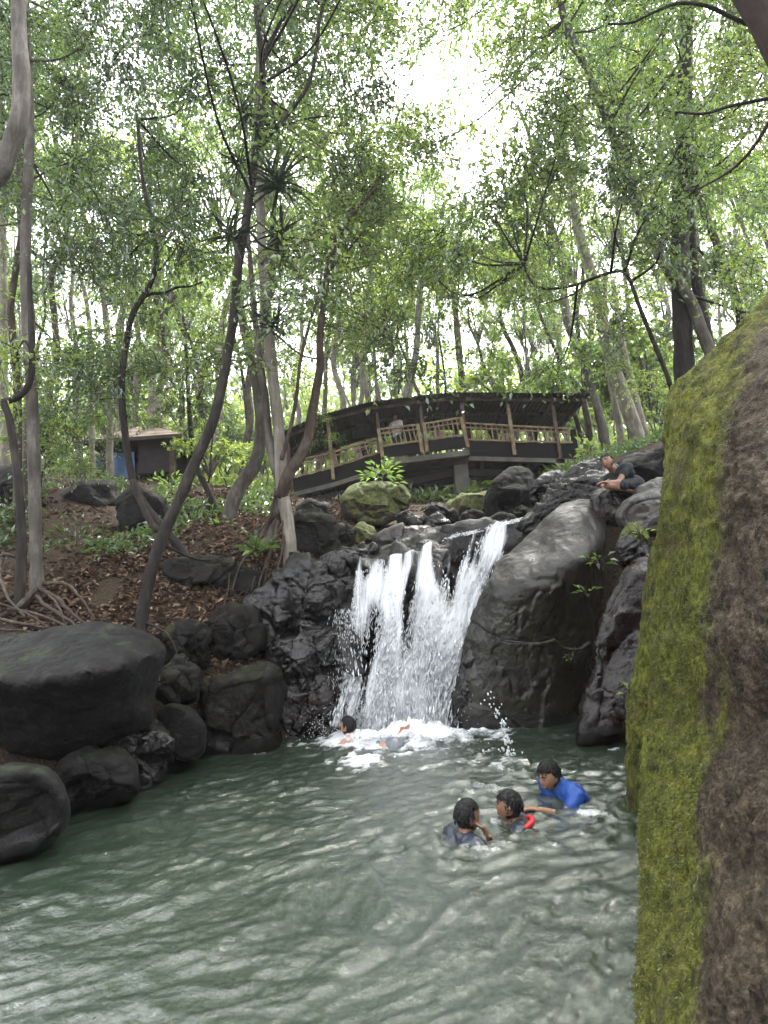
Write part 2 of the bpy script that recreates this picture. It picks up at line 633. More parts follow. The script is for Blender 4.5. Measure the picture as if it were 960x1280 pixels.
def waves(x, y):
    p = np.stack([x, y, 0 * x], 1)
    wx = .35 * fbm(p * .8, 2, 31)
    wy = .35 * fbm(p * .8 + 5, 2, 32)
    # ridged, stretched along the ripples that run out from the fall
    ang = R(28)
    ca, sa = math.cos(ang), math.sin(ang)
    u = (x + wx) * ca + (y + wy) * sa
    v = -(x + wx) * sa + (y + wy) * ca
    q = np.stack([u * 2.7, v * 5.2, 0 * u], 1)
    r1 = 1 - np.abs(fbm(q * .75, 2, 41)) * 2
    r2 = 1 - np.abs(fbm(q * 1.9 + 7, 2, 43)) * 2
    s = fbm(np.stack([u * 9, v * 13, 0 * u], 1), 4, 45, .6)
    dF = np.hypot(x - W_FALL[0], (y - W_FALL[1]) * 1.2)
    dB = np.minimum.reduce([np.hypot(x - P[0], y - P[1]) for P in (W_B1, W_B2, W_B3)])
    chop = 1 + 1.2 * np.exp(-(dF / 1.3) ** 2) + .5 * np.exp(-(dB / .6) ** 2)
    right = 1 + .25 / (1 + np.exp(-(x - .2) * 3)) * np.exp(-((y - 3) / 2.2) ** 2)
    z = (.0140 * r1 + .0105 * r2 + .0120 * s) * right * np.interp(np.hypot(x, y), [1.5, 3.5, 6], [.75, .9, 1.0])
    z = z + (chop - 1) * .020 * fbm(np.stack([u * 4, v * 10, 0 * u], 1), 3, 47)
    z = z + .012 * np.exp(-dB / .5) * np.sin(dB * 38)
    return z - .012


def foam_amount(P):
    x, y = P[:, 0], P[:, 1]
    p3 = np.stack([x, y, 0 * x], 1)
    nz = fbm(p3 * 2.6, 4, 51)
    nf = fbm(p3 * 12, 4, 53)
    dF = np.hypot((x - W_FALL[0] - .02) * .80, (y - W_FALL[1] + .22) * 1.0)
    f = np.clip(1.75 - dF / .58 + nz * .7 + nf * .5, 0, 1)
    c2 = on_z(450, 950)
    f = np.maximum(f, np.clip(1.05 - np.hypot(x - c2[0], (y - c2[1])) / .38 + nz * .9 + nf * .9, 0, 1) * .8)
    for c, r, k in ((W_SPL, .34, .55), (on_z(735, 1018), .16, .62), (on_z(600, 1060), .2, .5), (on_z(770, 938), .2, .55), (on_z(655, 1045), .26, .5), (on_z(590, 985), .3, .42)):
        d = np.hypot(x - c[0], y - c[1])
        f = np.maximum(f, np.clip(1.0 - d / r + nz * 1.1 + nf * 1.6, 0, 1) * k)
    # thin spent froth drifting away
    drift = np.clip(fbm(np.stack([x * 5 + y * 2, y * 9 - x * 2, 0 * x], 1), 4, 57) - .18, 0, 1) * 1.3 * np.exp(-(dF / 2.2) ** 2)
    return np.maximum(f, drift)


mw, n, out = newmat('pool_water')
pos, g = geo_pos(n)
at_ = N(n, 'ShaderNodeAttribute', attribute_name='foam')
nf = noise(n, 55, 5, .7, pos)
nf2 = noise(n, 16, 6, .75, pos, 1.2)
ff = math_(n, 'MULTIPLY', math_(n, 'SUBTRACT', math_(n, 'ADD', at_.outputs['Fac'], math_(n, 'ADD', math_(n, 'MULTIPLY', nf, .5), math_(n, 'MULTIPLY', nf2, .7))), .92), 2.0, True)
mur = ramp(n, noise(n, .8, 4, .6, pos), [(.3, (.014, .026, .015)), (.7, (.024, .038, .024))])
col = mix(n, ff, mur, (.78, .80, .82))
b1 = noise(n, 9, 5, .6, pos, .6)
nb = bump(n, b1, .28, .03)
nb = bump(n, noise(n, 30, 6, .68, pos, .5), .55, .014, nb)
rg = math_(n, 'ADD', math_(n, 'MULTIPLY', ff, .6), .07)
p = princ(n, out, col, rg, nb, .6)
p.inputs['IOR'].default_value = 1.40
tr = math_(n, 'MULTIPLY', math_(n, 'SUBTRACT', 1.0, ff, True), .22)
n.links.new(tr, p.inputs['Transmission Weight'])

rr = np.geomspace(1.2, 8.6, 420)
th = np.linspace(R(-62), R(62), 560)
RR, TT = np.meshgrid(rr, th, indexing='ij')
X, Y = RR * np.sin(TT), RR * np.cos(TT)
fx, fy = X.ravel(), Y.ravel()
Z = waves(fx, fy)
P = np.stack([fx, fy, Z], 1)
fo = foam_amount(P)
dF = np.hypot(fx - W_FALL[0], (fy - W_FALL[1]) * 1.3)
P[:, 2] += fo * .035 * (1 + fbm(P * 16, 3, 61)) + np.exp(-(dF / .45) ** 2) * .06
i, j = np.meshgrid(np.arange(len(rr) - 1), np.arange(len(th) - 1), indexing='ij')
a = i * len(th) + j
q = np.stack([a, a + len(th), a + len(th) + 1, a + 1], -1).reshape(-1, 4)
mb = MB().add(P, q)
# the rest of the pool, behind and beside the camera
nb_ = 70
rr2 = np.linspace(0, 1.2, 14)
k0 = len(P)
th2 = np.linspace(R(62), R(298), 60)
R2 = np.concatenate([np.geomspace(.02, 1.2, 16), np.linspace(1.5, 7, 14)])
RR, TT = np.meshgrid(R2, th2, indexing='ij')
fx2, fy2 = (RR * np.sin(TT)).ravel(), (RR * np.cos(TT)).ravel()
P2 = np.stack([fx2, fy2, waves(fx2, fy2)], 1)
i, j = np.meshgrid(np.arange(len(R2) - 1), np.arange(len(th2) - 1), indexing='ij')
a = i * len(th2) + j
mb.add(P2, np.stack([a, a + len(th2), a + len(th2) + 1, a + 1], -1).reshape(-1, 4))
R3 = np.geomspace(.02, 1.2, 14)
th3 = np.linspace(R(-62), R(62), 40)
RR, TT = np.meshgrid(R3, th3, indexing='ij')
fx3, fy3 = (RR * np.sin(TT)).ravel(), (RR * np.cos(TT)).ravel()
P3 = np.stack([fx3, fy3, waves(fx3, fy3)], 1)
i, j = np.meshgrid(np.arange(len(R3) - 1), np.arange(len(th3) - 1), indexing='ij')
a = i * len(th3) + j
mb.add(P3, np.stack([a, a + len(th3), a + len(th3) + 1, a + 1], -1).reshape(-1, 4))
tag(mb.build('pool_water', mw, base=(0, 0, 0), attr={'foam': np.concatenate([fo, np.zeros(len(P2) + len(P3))])}), kind='structure')


# ------------------------------------------------------------------ rocks
def outline_r(out, nt_, rough, seed, sm=3):
    out = np.asarray(out, float)
    nx = np.roll(out, -1, 0)
    cr_ = out[:, 0] * nx[:, 1] - nx[:, 0] * out[:, 1]
    A = cr_.sum() / 2
    c = np.array([((out[:, 0] + nx[:, 0]) * cr_).sum(), ((out[:, 1] + nx[:, 1]) * cr_).sum()]) / (6 * A)
    th = np.linspace(0, 2 * np.pi, nt_, endpoint=False)
    D = np.stack([np.cos(th), np.sin(th)], 1)
    Rr = np.zeros(nt_)
    for a, b in zip(out, nx):
        e = b - a
        den = D[:, 0] * e[1] - D[:, 1] * e[0]
        den = np.where(np.abs(den) < 1e-9, 1e-9, den)
        ac = a - c
        t = (ac[0] * e[1] - ac[1] * e[0]) / den
        s = (ac[0] * D[:, 1] - ac[1] * D[:, 0]) / den
        Rr = np.maximum(Rr, np.where((s >= -1e-6) & (s <= 1 + 1e-6) & (t > 0), t, 0))
    k = np.ones(2 * sm + 1) / (2 * sm + 1)
    Rr = np.convolve(np.concatenate([Rr[-sm:], Rr, Rr[:sm]]), k, 'valid')
    if rough:
        p = np.stack([D[:, 0] * 3, D[:, 1] * 3, np.full(nt_, seed * 3.7)], 1)
        Rr = Rr * (1 + rough * fbm(p, 4, seed))
    return c, D, Rr


_rs = [100]


def unit_(v):
    return v / (np.linalg.norm(v) + 1e-9)


def rock(name, label, out, Y, T=.5, pts=None, mat='wet', amp=.05, fr=2.2, fac=0.0, K=16, nt_=120, nr=36, back=None,
         strata=0.0, crack=.016, planes=13, rough=.03, group=None, cat='boulder', sm=3, attrfn=None, fine=.012, slope=0.0, edgeY=None, micro=0.007):
    """a solid boulder: its outline is unprojected at distance Y, the front bulges to the camera's side, the back is rounded off"""
    _rs[0] += 1
    seed = _rs[0]
    c, D, Rr = outline_r(out, nt_, rough, seed, sm)
    s = np.sin(np.pi / 2 * np.arange(1, nr + 1) / nr)
    px = c + s[:, None, None] * Rr[None, :, None] * D[None]
    px = np.concatenate([[c], px.reshape(-1, 2)])
    ss = np.concatenate([[0], np.repeat(s, nt_)])
    if pts is None:
        d = -T * np.sqrt(np.maximum(0, 1 - ss ** 3.6))
    else:
        e = c + D[::max(1, nt_ // 28)] * Rr[::max(1, nt_ // 28), None]
        pp = np.array(pts, float)
        if edgeY is not None:
            pp[:, 2] -= np.interp(pp[:, 1], edgeY[0], edgeY[1])
        rb = RBF(np.concatenate([pp[:, :2], e]), np.concatenate([pp[:, 2], np.zeros(len(e))]))
        d = rb(px) - .22 * T * np.sqrt(np.maximum(0, 1 - ss ** 4))
    Yv = Y + slope * (c[1] - px[:, 1])
    if edgeY is not None:
        Yv = np.interp(px[:, 1], edgeY[0], edgeY[1])
    P = at(px[:, 0], px[:, 1], Yv + d)
    # back half
    nb2 = max(6, nr // 3)
    edge = P[-nt_:]
    ctr = edge.mean(0)
    sb = np.cos(np.pi / 2 * np.arange(1, nb2) / nb2)
    Tb = T * 1.1 if back is None else back
    pe = c + sb[:, None, None] * (px[-nt_:] - c)[None]
    Ye = edge[:, 1][None] * sb[:, None] + ctr[1] * (1 - sb[:, None]) + (Tb * np.sqrt(1 - sb ** 2))[:, None]
    B = at(pe[..., 0], pe[..., 1], Ye)
    apex = at(c[0], c[1], ctr[1] + Tb)
    V = np.concatenate([P, B.reshape(-1, 3), [apex]])
    j = np.arange(nt_)
    jn = (j + 1) % nt_
    tri = [np.stack([0 * j, 1 + j, 1 + jn], 1)]
    quads = []
    for k in range(nr - 1 + nb2 - 1):
        a0 = 1 + k * nt_
        quads.append(np.stack([a0 + j, a0 + nt_ + j, a0 + nt_ + jn, a0 + jn], 1))
    a0 = 1 + (nr - 1 + nb2 - 1) * nt_
    tri.append(np.stack([a0 + j, 0 * j + len(V) - 1, a0 + jn], 1))
    q = np.concatenate(quads)
    t = np.concatenate(tri)
    # a few broad flats, as boulders break
    if planes:
        rp = np.random.default_rng(seed + 500)
        ext = np.abs(V - ctr).max(0) + 1e-6
        q_ = (V - ctr) / ext
        for _ in range(planes):
            nn = unit_(rp.normal(0, 1, 3) * [1, .7, 1] + [0, -.9, .15])
            top_ = np.quantile(q_ @ nn, .985)
            dd = top_ * rp.uniform(.66, .92)
            ex = q_ @ nn - dd
            q_ = q_ - nn * (np.where(ex > 0, ex, 0) * .8)[:, None]
        wrim = np.concatenate([np.clip((1 - ss) / .25, 0, 1), np.zeros(len(V) - len(ss))])[:, None]
        V = V * (1 - wrim) + (ctr + q_ * ext) * wrim
    # normals
    Nn = np.zeros_like(V)
    fn = np.cross(V[q[:, 2]] - V[q[:, 0]], V[q[:, 3]] - V[q[:, 1]])
    for k in range(4):
        np.add.at(Nn, q[:, k], fn)
    Nn /= np.linalg.norm(Nn, axis=1)[:, None] + 1e-12
    if np.mean(np.sum(Nn * (V - ctr), 1)) < 0:
        Nn = -Nn
        q = q[:, ::-1]
        t = t[:, ::-1]
    disp = amp * fbm(V * fr, 4, seed) + fine * fbm(V * fr * 6, 3, seed + 9)
    if fac:
        r2 = np.random.default_rng(seed)
        lo, hi = V.min(0), V.max(0)
        cc = r2.uniform(lo, hi, (K, 3))
        sl_ = r2.normal(0, 1, (K, 3))
        off = r2.uniform(-1, 1, K) * .5
        wq = V + .12 * np.stack([fbm(V * 2.5, 2, seed + k) for k in (1, 2, 3)], 1)
        dist = np.linalg.norm(wq[:, None] - cc[None], axis=2)
        near = np.argmin(dist, 1)
        d2 = np.sort(dist, 1)
        crk = np.clip((d2[:, 1] - d2[:, 0]) / .022, 0, 1)
        disp = disp + fac * (np.sum((wq - cc[near]) * sl_[near], 1) / (np.linalg.norm(hi - lo) * .25) + off[near]) - fac * .35 * (1 - crk)
    if crack:
        c1 = fbm(V * 1.3 + seed, 4, seed + 21)
        c2 = fbm(V * np.array([1.0, 1.0, 2.2]) * 1.7 + seed * 2, 4, seed + 31)
        disp = disp - crack * np.exp(-(c1 / .035) ** 2) - crack * .7 * np.exp(-(c2 / .03) ** 2) + crack * .8 * np.sign(c1) * np.clip(np.abs(c1) / .05, 0, 1)
    if strata:
        hh = (V[:, 2] * 1.0 + V[:, 0] * .35 + .22 * fbm(V * 1.6, 3, seed + 4)) * 7.5
        fr_ = hh - np.floor(hh)
        disp = disp + strata * (fr_ ** .6 - .5)
    env = np.ones(len(V))
    if micro:
        disp = disp + micro * fbm(V * 22, 4, seed + 41, .62) - micro * .9 * np.clip(fbm(V * 34 + 9, 2, seed + 47) - .25, 0, 1)
    V = V + Nn * (disp * env)[:, None]
    mb = MB().add(V, q, t)
    o = mb.build(name, M[mat] if isinstance(mat, str) else mat, attr=attrfn(V, Nn, px, len(P)) if attrfn else None)
    tag(o, label, cat, group)
    return o, V, Nn, px, len(P)


def filmfn(V, Nn, px, nf):
    pv = pix(V)
    line = np.interp(pv[:, 0], [560, 600, 650, 700, 740, 760], [700, 728, 722, 702, 684, 676])
    return {'film': np.clip((pv[:, 1] + 14 * fbm(V * 4, 3, 3) - line) / 14, 0, 1)}


# left bank
rock('boulder', 'big flat topped dark boulder jutting out over the water below the tree roots',
     [(-90, 800), (0, 797), (60, 786), (110, 780), (150, 783), (185, 793), (206, 806), (203, 832), (194, 862), (190, 905), (150, 925), (110, 945), (60, 960), (0, 975), (-90, 985)],
     5.3, .8, [(-60, 852, -1.0), (0, 850, -.95), (60, 846, -.9), (110, 838, -.85), (155, 830, -.7), (190, 818, -.4), (100, 800, -.25), (20, 812, -.35), (0, 890, -.62), (60, 885, -.55), (120, 872, -.5), (170, 860, -.38), (60, 925, -.35), (140, 905, -.3)],
     'flat', amp=.03, fr=1.6, nt_=240, nr=90, back=1.3, fine=.012, planes=0, crack=.008, micro=.006)
rock('boulder', 'low rounded dark boulder at the water, nearest below the flat topped boulder',
     [(-80, 962), (0, 958), (50, 955), (72, 965), (86, 1000), (82, 1032), (60, 1062), (0, 1092), (-80, 1130)], 4.0, .5, mat='darkrock', back=.7, amp=.04)
rock('boulder', 'rounded wet boulder with a dusting of moss beside the low dark boulder',
     [(60, 975), (75, 952), (110, 938), (150, 940), (166, 958), (172, 992), (150, 1010), (100, 1032), (72, 1036)], 4.9, .5, mat='darkrock', amp=.045, fac=.03)
rock('boulder', 'squat black boulder tucked under the end of the flat topped boulder',
     [(138, 915), (165, 906), (200, 905), (224, 922), (224, 952), (200, 976), (170, 976), (148, 950)], 5.5, .4, mat='wet', amp=.04, fac=.04)
rock('boulder', 'smooth egg shaped black boulder at the water between squat boulder and mossy slab',
     [(195, 888), (214, 877), (240, 884), (257, 906), (257, 940), (235, 960), (205, 950), (196, 915)], 5.9, .36, mat='darkrock', amp=.015, fine=.004, rough=.01, planes=2, crack=.004)
rock('rock', 'tiny wet stone in the water below the squat black boulder', [(166, 966), (180, 963), (192, 975), (186, 988), (168, 988)], 5.3, .12, mat='wet', nt_=48, nr=14, amp=.02)
rock('rock', 'moss green slab sloping into the pool left of the waterfall',
     [(243, 862), (262, 848), (300, 836), (342, 834), (356, 860), (348, 900), (342, 945), (290, 955), (248, 955), (242, 905)], 6.6, .5, mat='mossy' if 0 else 'bankrock', amp=.06, fac=.06, cat='rock')
rock('rock', 'small moss capped rock on the bank above the egg shaped boulder',
     [(203, 835), (224, 820), (244, 834), (247, 872), (215, 884), (198, 872)], 6.3, .3, mat='bankrock', amp=.05, fac=.04, cat='rock')
rock('rock', 'brown weathered boulder bedded in the eroded soil bank',
     [(258, 772), (285, 748), (322, 758), (330, 802), (306, 830), (268, 834), (256, 802)], 7.3, .35, mat='bankrock', amp=.06, fac=.05, cat='rock')
rock('rock', 'dark rock under the exposed roots of the leaning tree',
     [(200, 700), (250, 690), (300, 700), (330, 720), (320, 765), (270, 770), (220, 780), (195, 745)], 7.9, .35, mat='bankrock', amp=.09, fac=.06, cat='rock')
rock('rock', 'brown slab half buried in leaves below the leaning tree',
     [(205, 790), (235, 775), (262, 790), (262, 835), (235, 850), (208, 838)], 7.0, .3, mat='bankrock', amp=.06, fac=.05, cat='rock')
# wet rock face left of the fall
rock('rock', 'shiny black angular rock beside the top of the waterfall',
     [(350, 720), (372, 700), (405, 694), (452, 690), (462, 740), (455, 800), (420, 800), (380, 795), (348, 775)], 7.5, .5, mat='wet', amp=.09, fac=.11, K=30, cat='rock', nt_=180, nr=56, fine=.02)
rock('rock', 'cracked wet rock halfway down beside the waterfall',
     [(338, 795), (385, 780), (445, 785), (450, 850), (402, 868), (350, 866), (330, 825)], 7.2, .5, mat='wet', amp=.09, fac=.1, K=30, cat='rock', nt_=180, nr=56, fine=.02)
rock('rock', 'purplish wet rock at the water beside the foot of the fall',
     [(335, 850), (395, 842), (446, 842), (448, 940), (385, 945), (330, 950)], 7.3, .4, mat='red', amp=.09, fac=.1, K=30, cat='rock', nt_=180, nr=56, fine=.02)
rock('rock', 'dark jagged rock below the hanging roots of the twisted tree',
     [(300, 740), (345, 715), (365, 760), (355, 812), (335, 845), (310, 820)], 7.5, .35, mat='wet', amp=.08, fac=.08, cat='rock')
# cascade ledge under the falling water
rock('rock_ledge', 'wet dark rock ledge that the waterfall runs over',
     [(395, 712), (440, 694), (500, 672), (560, 662), (640, 648), (668, 656), (655, 700), (625, 745), (612, 800), (600, 930), (500, 950), (425, 950), (425, 820)], 8.2, .6,
     [(450, 705, -.55), (500, 695, -.5), (560, 690, -.35), (620, 690, -.1), (450, 760, -.75), (520, 760, -.75), (580, 760, -.6), (460, 850, -.9), (530, 850, -.95), (570, 880, -.9), (480, 915, -1.0), (560, 915, -1.0)],
     'wet', amp=.08, fac=.08, K=30, nt_=200, nr=70, back=1.2, cat='rock', fine=.02)
# right of the fall
rock('boulder', 'huge dark boulder with a smooth grey sloping top right of the waterfall',
     [(562, 912), (566, 850), (578, 805), (603, 742), (625, 700), (650, 676), (680, 652), (690, 634), (735, 621), (750, 630), (757, 660), (753, 690), (757, 715), (747, 770), (738, 820), (726, 905), (715, 945), (650, 950), (585, 940)],
     7.3, .5, [(700, 640, 7.15), (725, 650, 7.0), (690, 668, 6.95), (670, 690, 6.84), (640, 705, 6.76), (612, 728, 6.64), (650, 711, 6.66), (700, 693, 6.68), (745, 684, 6.72), (650, 726, 6.55), (700, 708, 6.55), (740, 696, 6.62),
               (615, 742, 6.62), (620, 780, 6.62), (660, 770, 6.58), (720, 760, 6.66), (620, 850, 6.66), (680, 850, 6.66), (600, 900, 6.70), (660, 915, 6.70), (705, 900, 6.74), (585, 850, 6.70), (590, 800, 6.72), (720, 830, 6.72)],
     'greyfilm', amp=.025, fr=1.5, fac=.022, K=12, nt_=280, nr=110, back=1.0, fine=.010, attrfn=filmfn, planes=0, crack=.010, micro=.006,
     edgeY=([620, 660, 700, 735, 800, 945], [7.35, 7.15, 6.95, 6.85, 6.82, 6.80]))
rock('rock', 'narrow black wedge of rock at the right edge of the falling water',
     [(565, 915), (568, 870), (578, 825), (588, 790), (602, 800), (604, 850), (610, 900), (605, 930), (580, 930)], 6.75, .18, mat='wet', amp=.05, fac=.05, cat='rock', rough=.05)
rock('rock', 'tall reddish wet rock standing in the water beside the mossy ledge',
     [(716, 945), (718, 900), (736, 830), (754, 762), (774, 722), (800, 700), (818, 700), (822, 760), (815, 830), (810, 950)], 5.9, .45, mat='red', amp=.05, fac=.05, K=20, nt_=180, nr=60, cat='rock')
rock('rock', 'small black rock wedged above the reddish wet rock',
     [(768, 690), (776, 672), (800, 666), (822, 690), (815, 712), (775, 708)], 6.1, .25, mat='wet', amp=.05, fac=.05, cat='rock', nt_=80, nr=24)
rock('rock', 'pale streaked knob of rock below the grey round boulder', [(772, 668), (782, 652), (800, 655), (812, 672), (806, 690), (782, 690)], 6.15, .18, mat='mossy', amp=.04, cat='rock', nt_=80, nr=24)
rock('boulder', 'grey rounded boulder next to the mossy wall, in front of the sitting man',
     [(768, 645), (784, 624), (812, 612), (850, 612), (850, 672), (810, 668), (780, 664)], 6.3, .3, mat='grey', amp=.025)
rock('boulder', 'flat grey stone lying behind the grey rounded boulder', [(788, 614), (822, 598), (850, 600), (850, 628), (800, 626)], 6.7, .25, mat='grey', amp=.02, nt_=80, nr=24)
rock('rock', 'layered wet black rock sloping up to the sitting man',
     [(630, 668), (668, 640), (688, 604), (720, 580), (752, 570), (780, 590), (800, 612), (790, 640), (748, 640), (700, 650), (655, 690)], 8.3, .5,
     [(690, 640, -.6), (720, 620, -.55), (750, 610, -.7), (770, 615, -.75), (730, 590, -.2), (660, 668, -.4), (780, 625, -.7)],
     'wet', amp=.05, strata=.06, fac=.03, nt_=200, nr=64, cat='rock', fine=.02)
rock('rock', 'red brown block of rock the man is sitting on',
     [(735, 618), (760, 610), (800, 610), (812, 625), (800, 650), (768, 660), (742, 648)], 7.3, .35, mat='red', amp=.03, fac=.02, cat='rock')
rock('boulder', 'long dark boulder behind the sitting man', [(768, 578), (800, 566), (840, 550), (870, 560), (870, 625), (800, 622), (776, 606)], 8.6, .5, mat='darkrock', amp=.03)
rock('boulder', 'small striped wet rock beside the round black boulder', [(664, 605), (680, 592), (705, 588), (712, 610), (700, 634), (672, 640), (660, 625)], 9.0, .35, mat='wet', strata=.03, amp=.04, nt_=90, nr=28)
# upstream
rock('boulder', 'round black boulder under the bridge deck, largest of the stream boulders',
     [(602, 652), (606, 622), (618, 597), (640, 584), (664, 588), (670, 615), (662, 642), (632, 656)], 10.4, .6, mat='darkrock', amp=.05)
rock('boulder', 'pale mossy flat boulder at the foot of the bridge pier', [(556, 630), (578, 616), (614, 614), (612, 640), (578, 650), (558, 643)], 11, .5, mat='mossy', amp=.04)
rock('boulder', 'pale moss covered boulder with a leafy plant on top, below the bridge',
     [(425, 625), (440, 607), (470, 601), (498, 606), (508, 624), (503, 646), (480, 660), (445, 656), (428, 644)], 11.3, .6, mat='mossy', amp=.05)
rock('boulder', 'small mossy boulder leaning on the plant topped boulder', [(484, 614), (504, 604), (514, 622), (508, 640), (490, 640)], 11.1, .25, mat='mossy', amp=.03, nt_=80, nr=24)
rock('boulder', 'black pointed rock in front of the bridge pier', [(530, 642), (542, 625), (556, 630), (572, 645), (568, 660), (534, 660)], 10.2, .3, mat='darkrock', amp=.05, fac=.04, nt_=90, nr=28)
rock('boulder', 'low dark rock between pointed rock and plant topped boulder', [(490, 645), (510, 636), (532, 645), (536, 664), (500, 666)], 10, .3, mat='darkrock', amp=.05, fac=.04, nt_=90, nr=28)
rock('boulder', 'flat light grey wet stone at the lip of the waterfall', [(466, 674), (486, 660), (520, 655), (545, 662), (530, 684), (490, 692), (470, 688)], 9.0, .3, mat='grey', amp=.03, fac=.03, nt_=110, nr=32)
rock('boulder', 'dark flat stone where the stream slides over the lip', [(536, 668), (560, 656), (590, 656), (592, 674), (560, 682), (540, 682)], 9.1, .25, mat='wet', amp=.03, fac=.03, nt_=90, nr=28)
rock('boulder', 'round yellowish stone beside the flat light grey stone', [(438, 664), (452, 651), (470, 658), (472, 676), (450, 684), (438, 678)], 9.2, .25, mat='mossy', amp=.02, nt_=80, nr=24)
rock('boulder', 'dark angular stone left of the round yellowish stone', [(412, 660), (430, 652), (446, 660), (446, 682), (425, 690), (412, 682)], 9.1, .25, mat='bankrock', amp=.04, fac=.04, nt_=80, nr=24)
rock('boulder', 'broad weathered boulder at the foot of the twisted tree',
     [(360, 655), (372, 640), (400, 636), (418, 648), (424, 692), (392, 702), (364, 690)], 8.8, .35, mat='bankrock', amp=.06, fac=.05, cat='boulder')
rock('boulder', 'grey tilted slab above the broad weathered boulder', [(366, 640), (385, 622), (412, 630), (416, 650), (390, 652)], 9.8, .3, mat='bankrock', amp=.04, fac=.04, nt_=80, nr=24)
rock('boulder', 'dark low stone at the lip below the dark angular stone', [(398, 700), (425, 688), (468, 682), (478, 692), (440, 704), (405, 712)], 8.4, .3, mat='wet', amp=.03, fac=.05, nt_=110, nr=32)
# slope on the left
rock('boulder', 'dark mossy boulder on the leafy slope below the hut',
     [(146, 622), (170, 604), (205, 622), (216, 655), (200, 684), (160, 682), (146, 655)], 9.8, .5, mat='darkrock', amp=.06)
rock('boulder', 'long dark boulder on the slope under the hut, beside the mossy one', [(70, 620), (100, 598), (146, 600), (150, 640), (110, 652), (75, 645)], 11, .5, mat='darkrock', amp=.06)
rock('boulder', 'dark boulder at the left edge of the slope behind the bent stem', [(-40, 590), (10, 580), (40, 588), (50, 622), (10, 640), (-40, 640)], 10, .5, mat='darkrock', amp=.05)

# loose stones of the stream bed above the lip
rs_ = np.random.default_rng(33)
_sw = ['flat', 'rounded', 'wedge shaped', 'knobbly', 'long', 'squat', 'tilted', 'small', 'smooth', 'split', 'blunt', 'lumpy']
for k_, (u, v, Y, r) in enumerate(((548, 652, 9.6, 13), (590, 648, 9.7, 15), (628, 652, 9.4, 14), (520, 652, 9.8, 10), (652, 640, 9.6, 12), (400, 672, 9.2, 12), (576, 660, 9.0, 10), (610, 660, 8.8, 11), (640, 664, 8.7, 9), (356, 690, 8.6, 11), (455, 690, 8.5, 10), (690, 655, 8.0, 10))):
    a_ = np.linspace(0, 2 * np.pi, 9)[:-1]
    o_ = [(u + math.cos(q) * r * rs_.uniform(1.0, 1.5), v + math.sin(q) * r * rs_.uniform(.6, .9)) for q in a_]
    rock('stone', _sw[k_] + ' dark stone in the stream bed above the waterfall lip', o_, Y, r * Y / F * .9, mat=('wet', 'bankrock', 'darkrock')[k_ % 3], amp=.03, fac=.02, nt_=60, nr=18, cat='stone', group='stones of the stream bed')

# ------------------------------------------------------------------ the big mossy boulder the photographer leans on
mm, n, out = newmat('mossy_boulder')
pos, g = geo_pos(n)
am = N(n, 'ShaderNodeAttribute', attribute_name='moss')
gr = noise(n, 45, 8, .75, pos)
gr2 = noise(n, 9, 6, .65, pos)
vo = N(n, 'ShaderNodeTexVoronoi', i_Scale=95)
n.links.new(pos, vo.inputs['Vector'])
brown = ramp(n, math_(n, 'ADD', math_(n, 'MULTIPLY', gr, .55), math_(n, 'MULTIPLY', gr2, .45)), [(.36, (.010, .0065, .0045)), (.48, (.055, .041, .026)), (.58, (.130, .100, .066)), (.70, (.31, .26, .19))])
posv, _ = geo_pos(n, (60, 60, 16))
st = noise(n, 1.0, 6, .7, posv)
pat_ = noise(n, 3.2, 6, .7, pos, .6)
mossc = ramp(n, math_(n, 'ADD', math_(n, 'MULTIPLY', st, .55), math_(n, 'MULTIPLY', gr2, .45)), [(.36, (.013, .013, .004)), (.48, (.076, .088, .011)), (.60, (.20, .215, .028)), (.72, (.34, .33, .055))])
mossc = mix(n, math_(n, 'MULTIPLY', math_(n, 'SUBTRACT', pat_, .50), 4.0, True), mossc, mix(n, .5, brown, (.07, .06, .018)))
k = math_(n, 'MULTIPLY', math_(n, 'SUBTRACT', math_(n, 'ADD', am.outputs['Fac'], math_(n, 'MULTIPLY', math_(n, 'ADD', gr, gr2), .55)), .86), 3.0, True)
col = mix(n, k, brown, mossc)
hh = math_(n, 'ADD', math_(n, 'MULTIPLY', gr, .7), math_(n, 'MULTIPLY', vo.outputs[0], .5))
nb = bump(n, hh, 1.0, .03)
nb = bump(n, st, .7, .03, nb)
princ(n, out, col, .85, nb, .3)


def mossfn(V, Nn, px, nfront):
    pv = pix(V)
    u, v = pv[:, 0], pv[:, 1]
    b = np.interp(v, [380, 470, 560, 700, 850, 1000, 1280], [985, 925, 908, 905, 893, 884, 872])
    wob = 30 * fbm(V * 3, 3, 77)
    m = np.clip((b + wob - u) / 45 + .5, 0, 1)
    m = m * np.interp(v, [380, 440, 520, 1000, 1300], [.55, .62, .78, 1.0, .62])
    m = np.clip(m + .35 * fbm(V * np.array([4, 4, 1.6]), 3, 78), 0, 1)
    return {'moss': m}


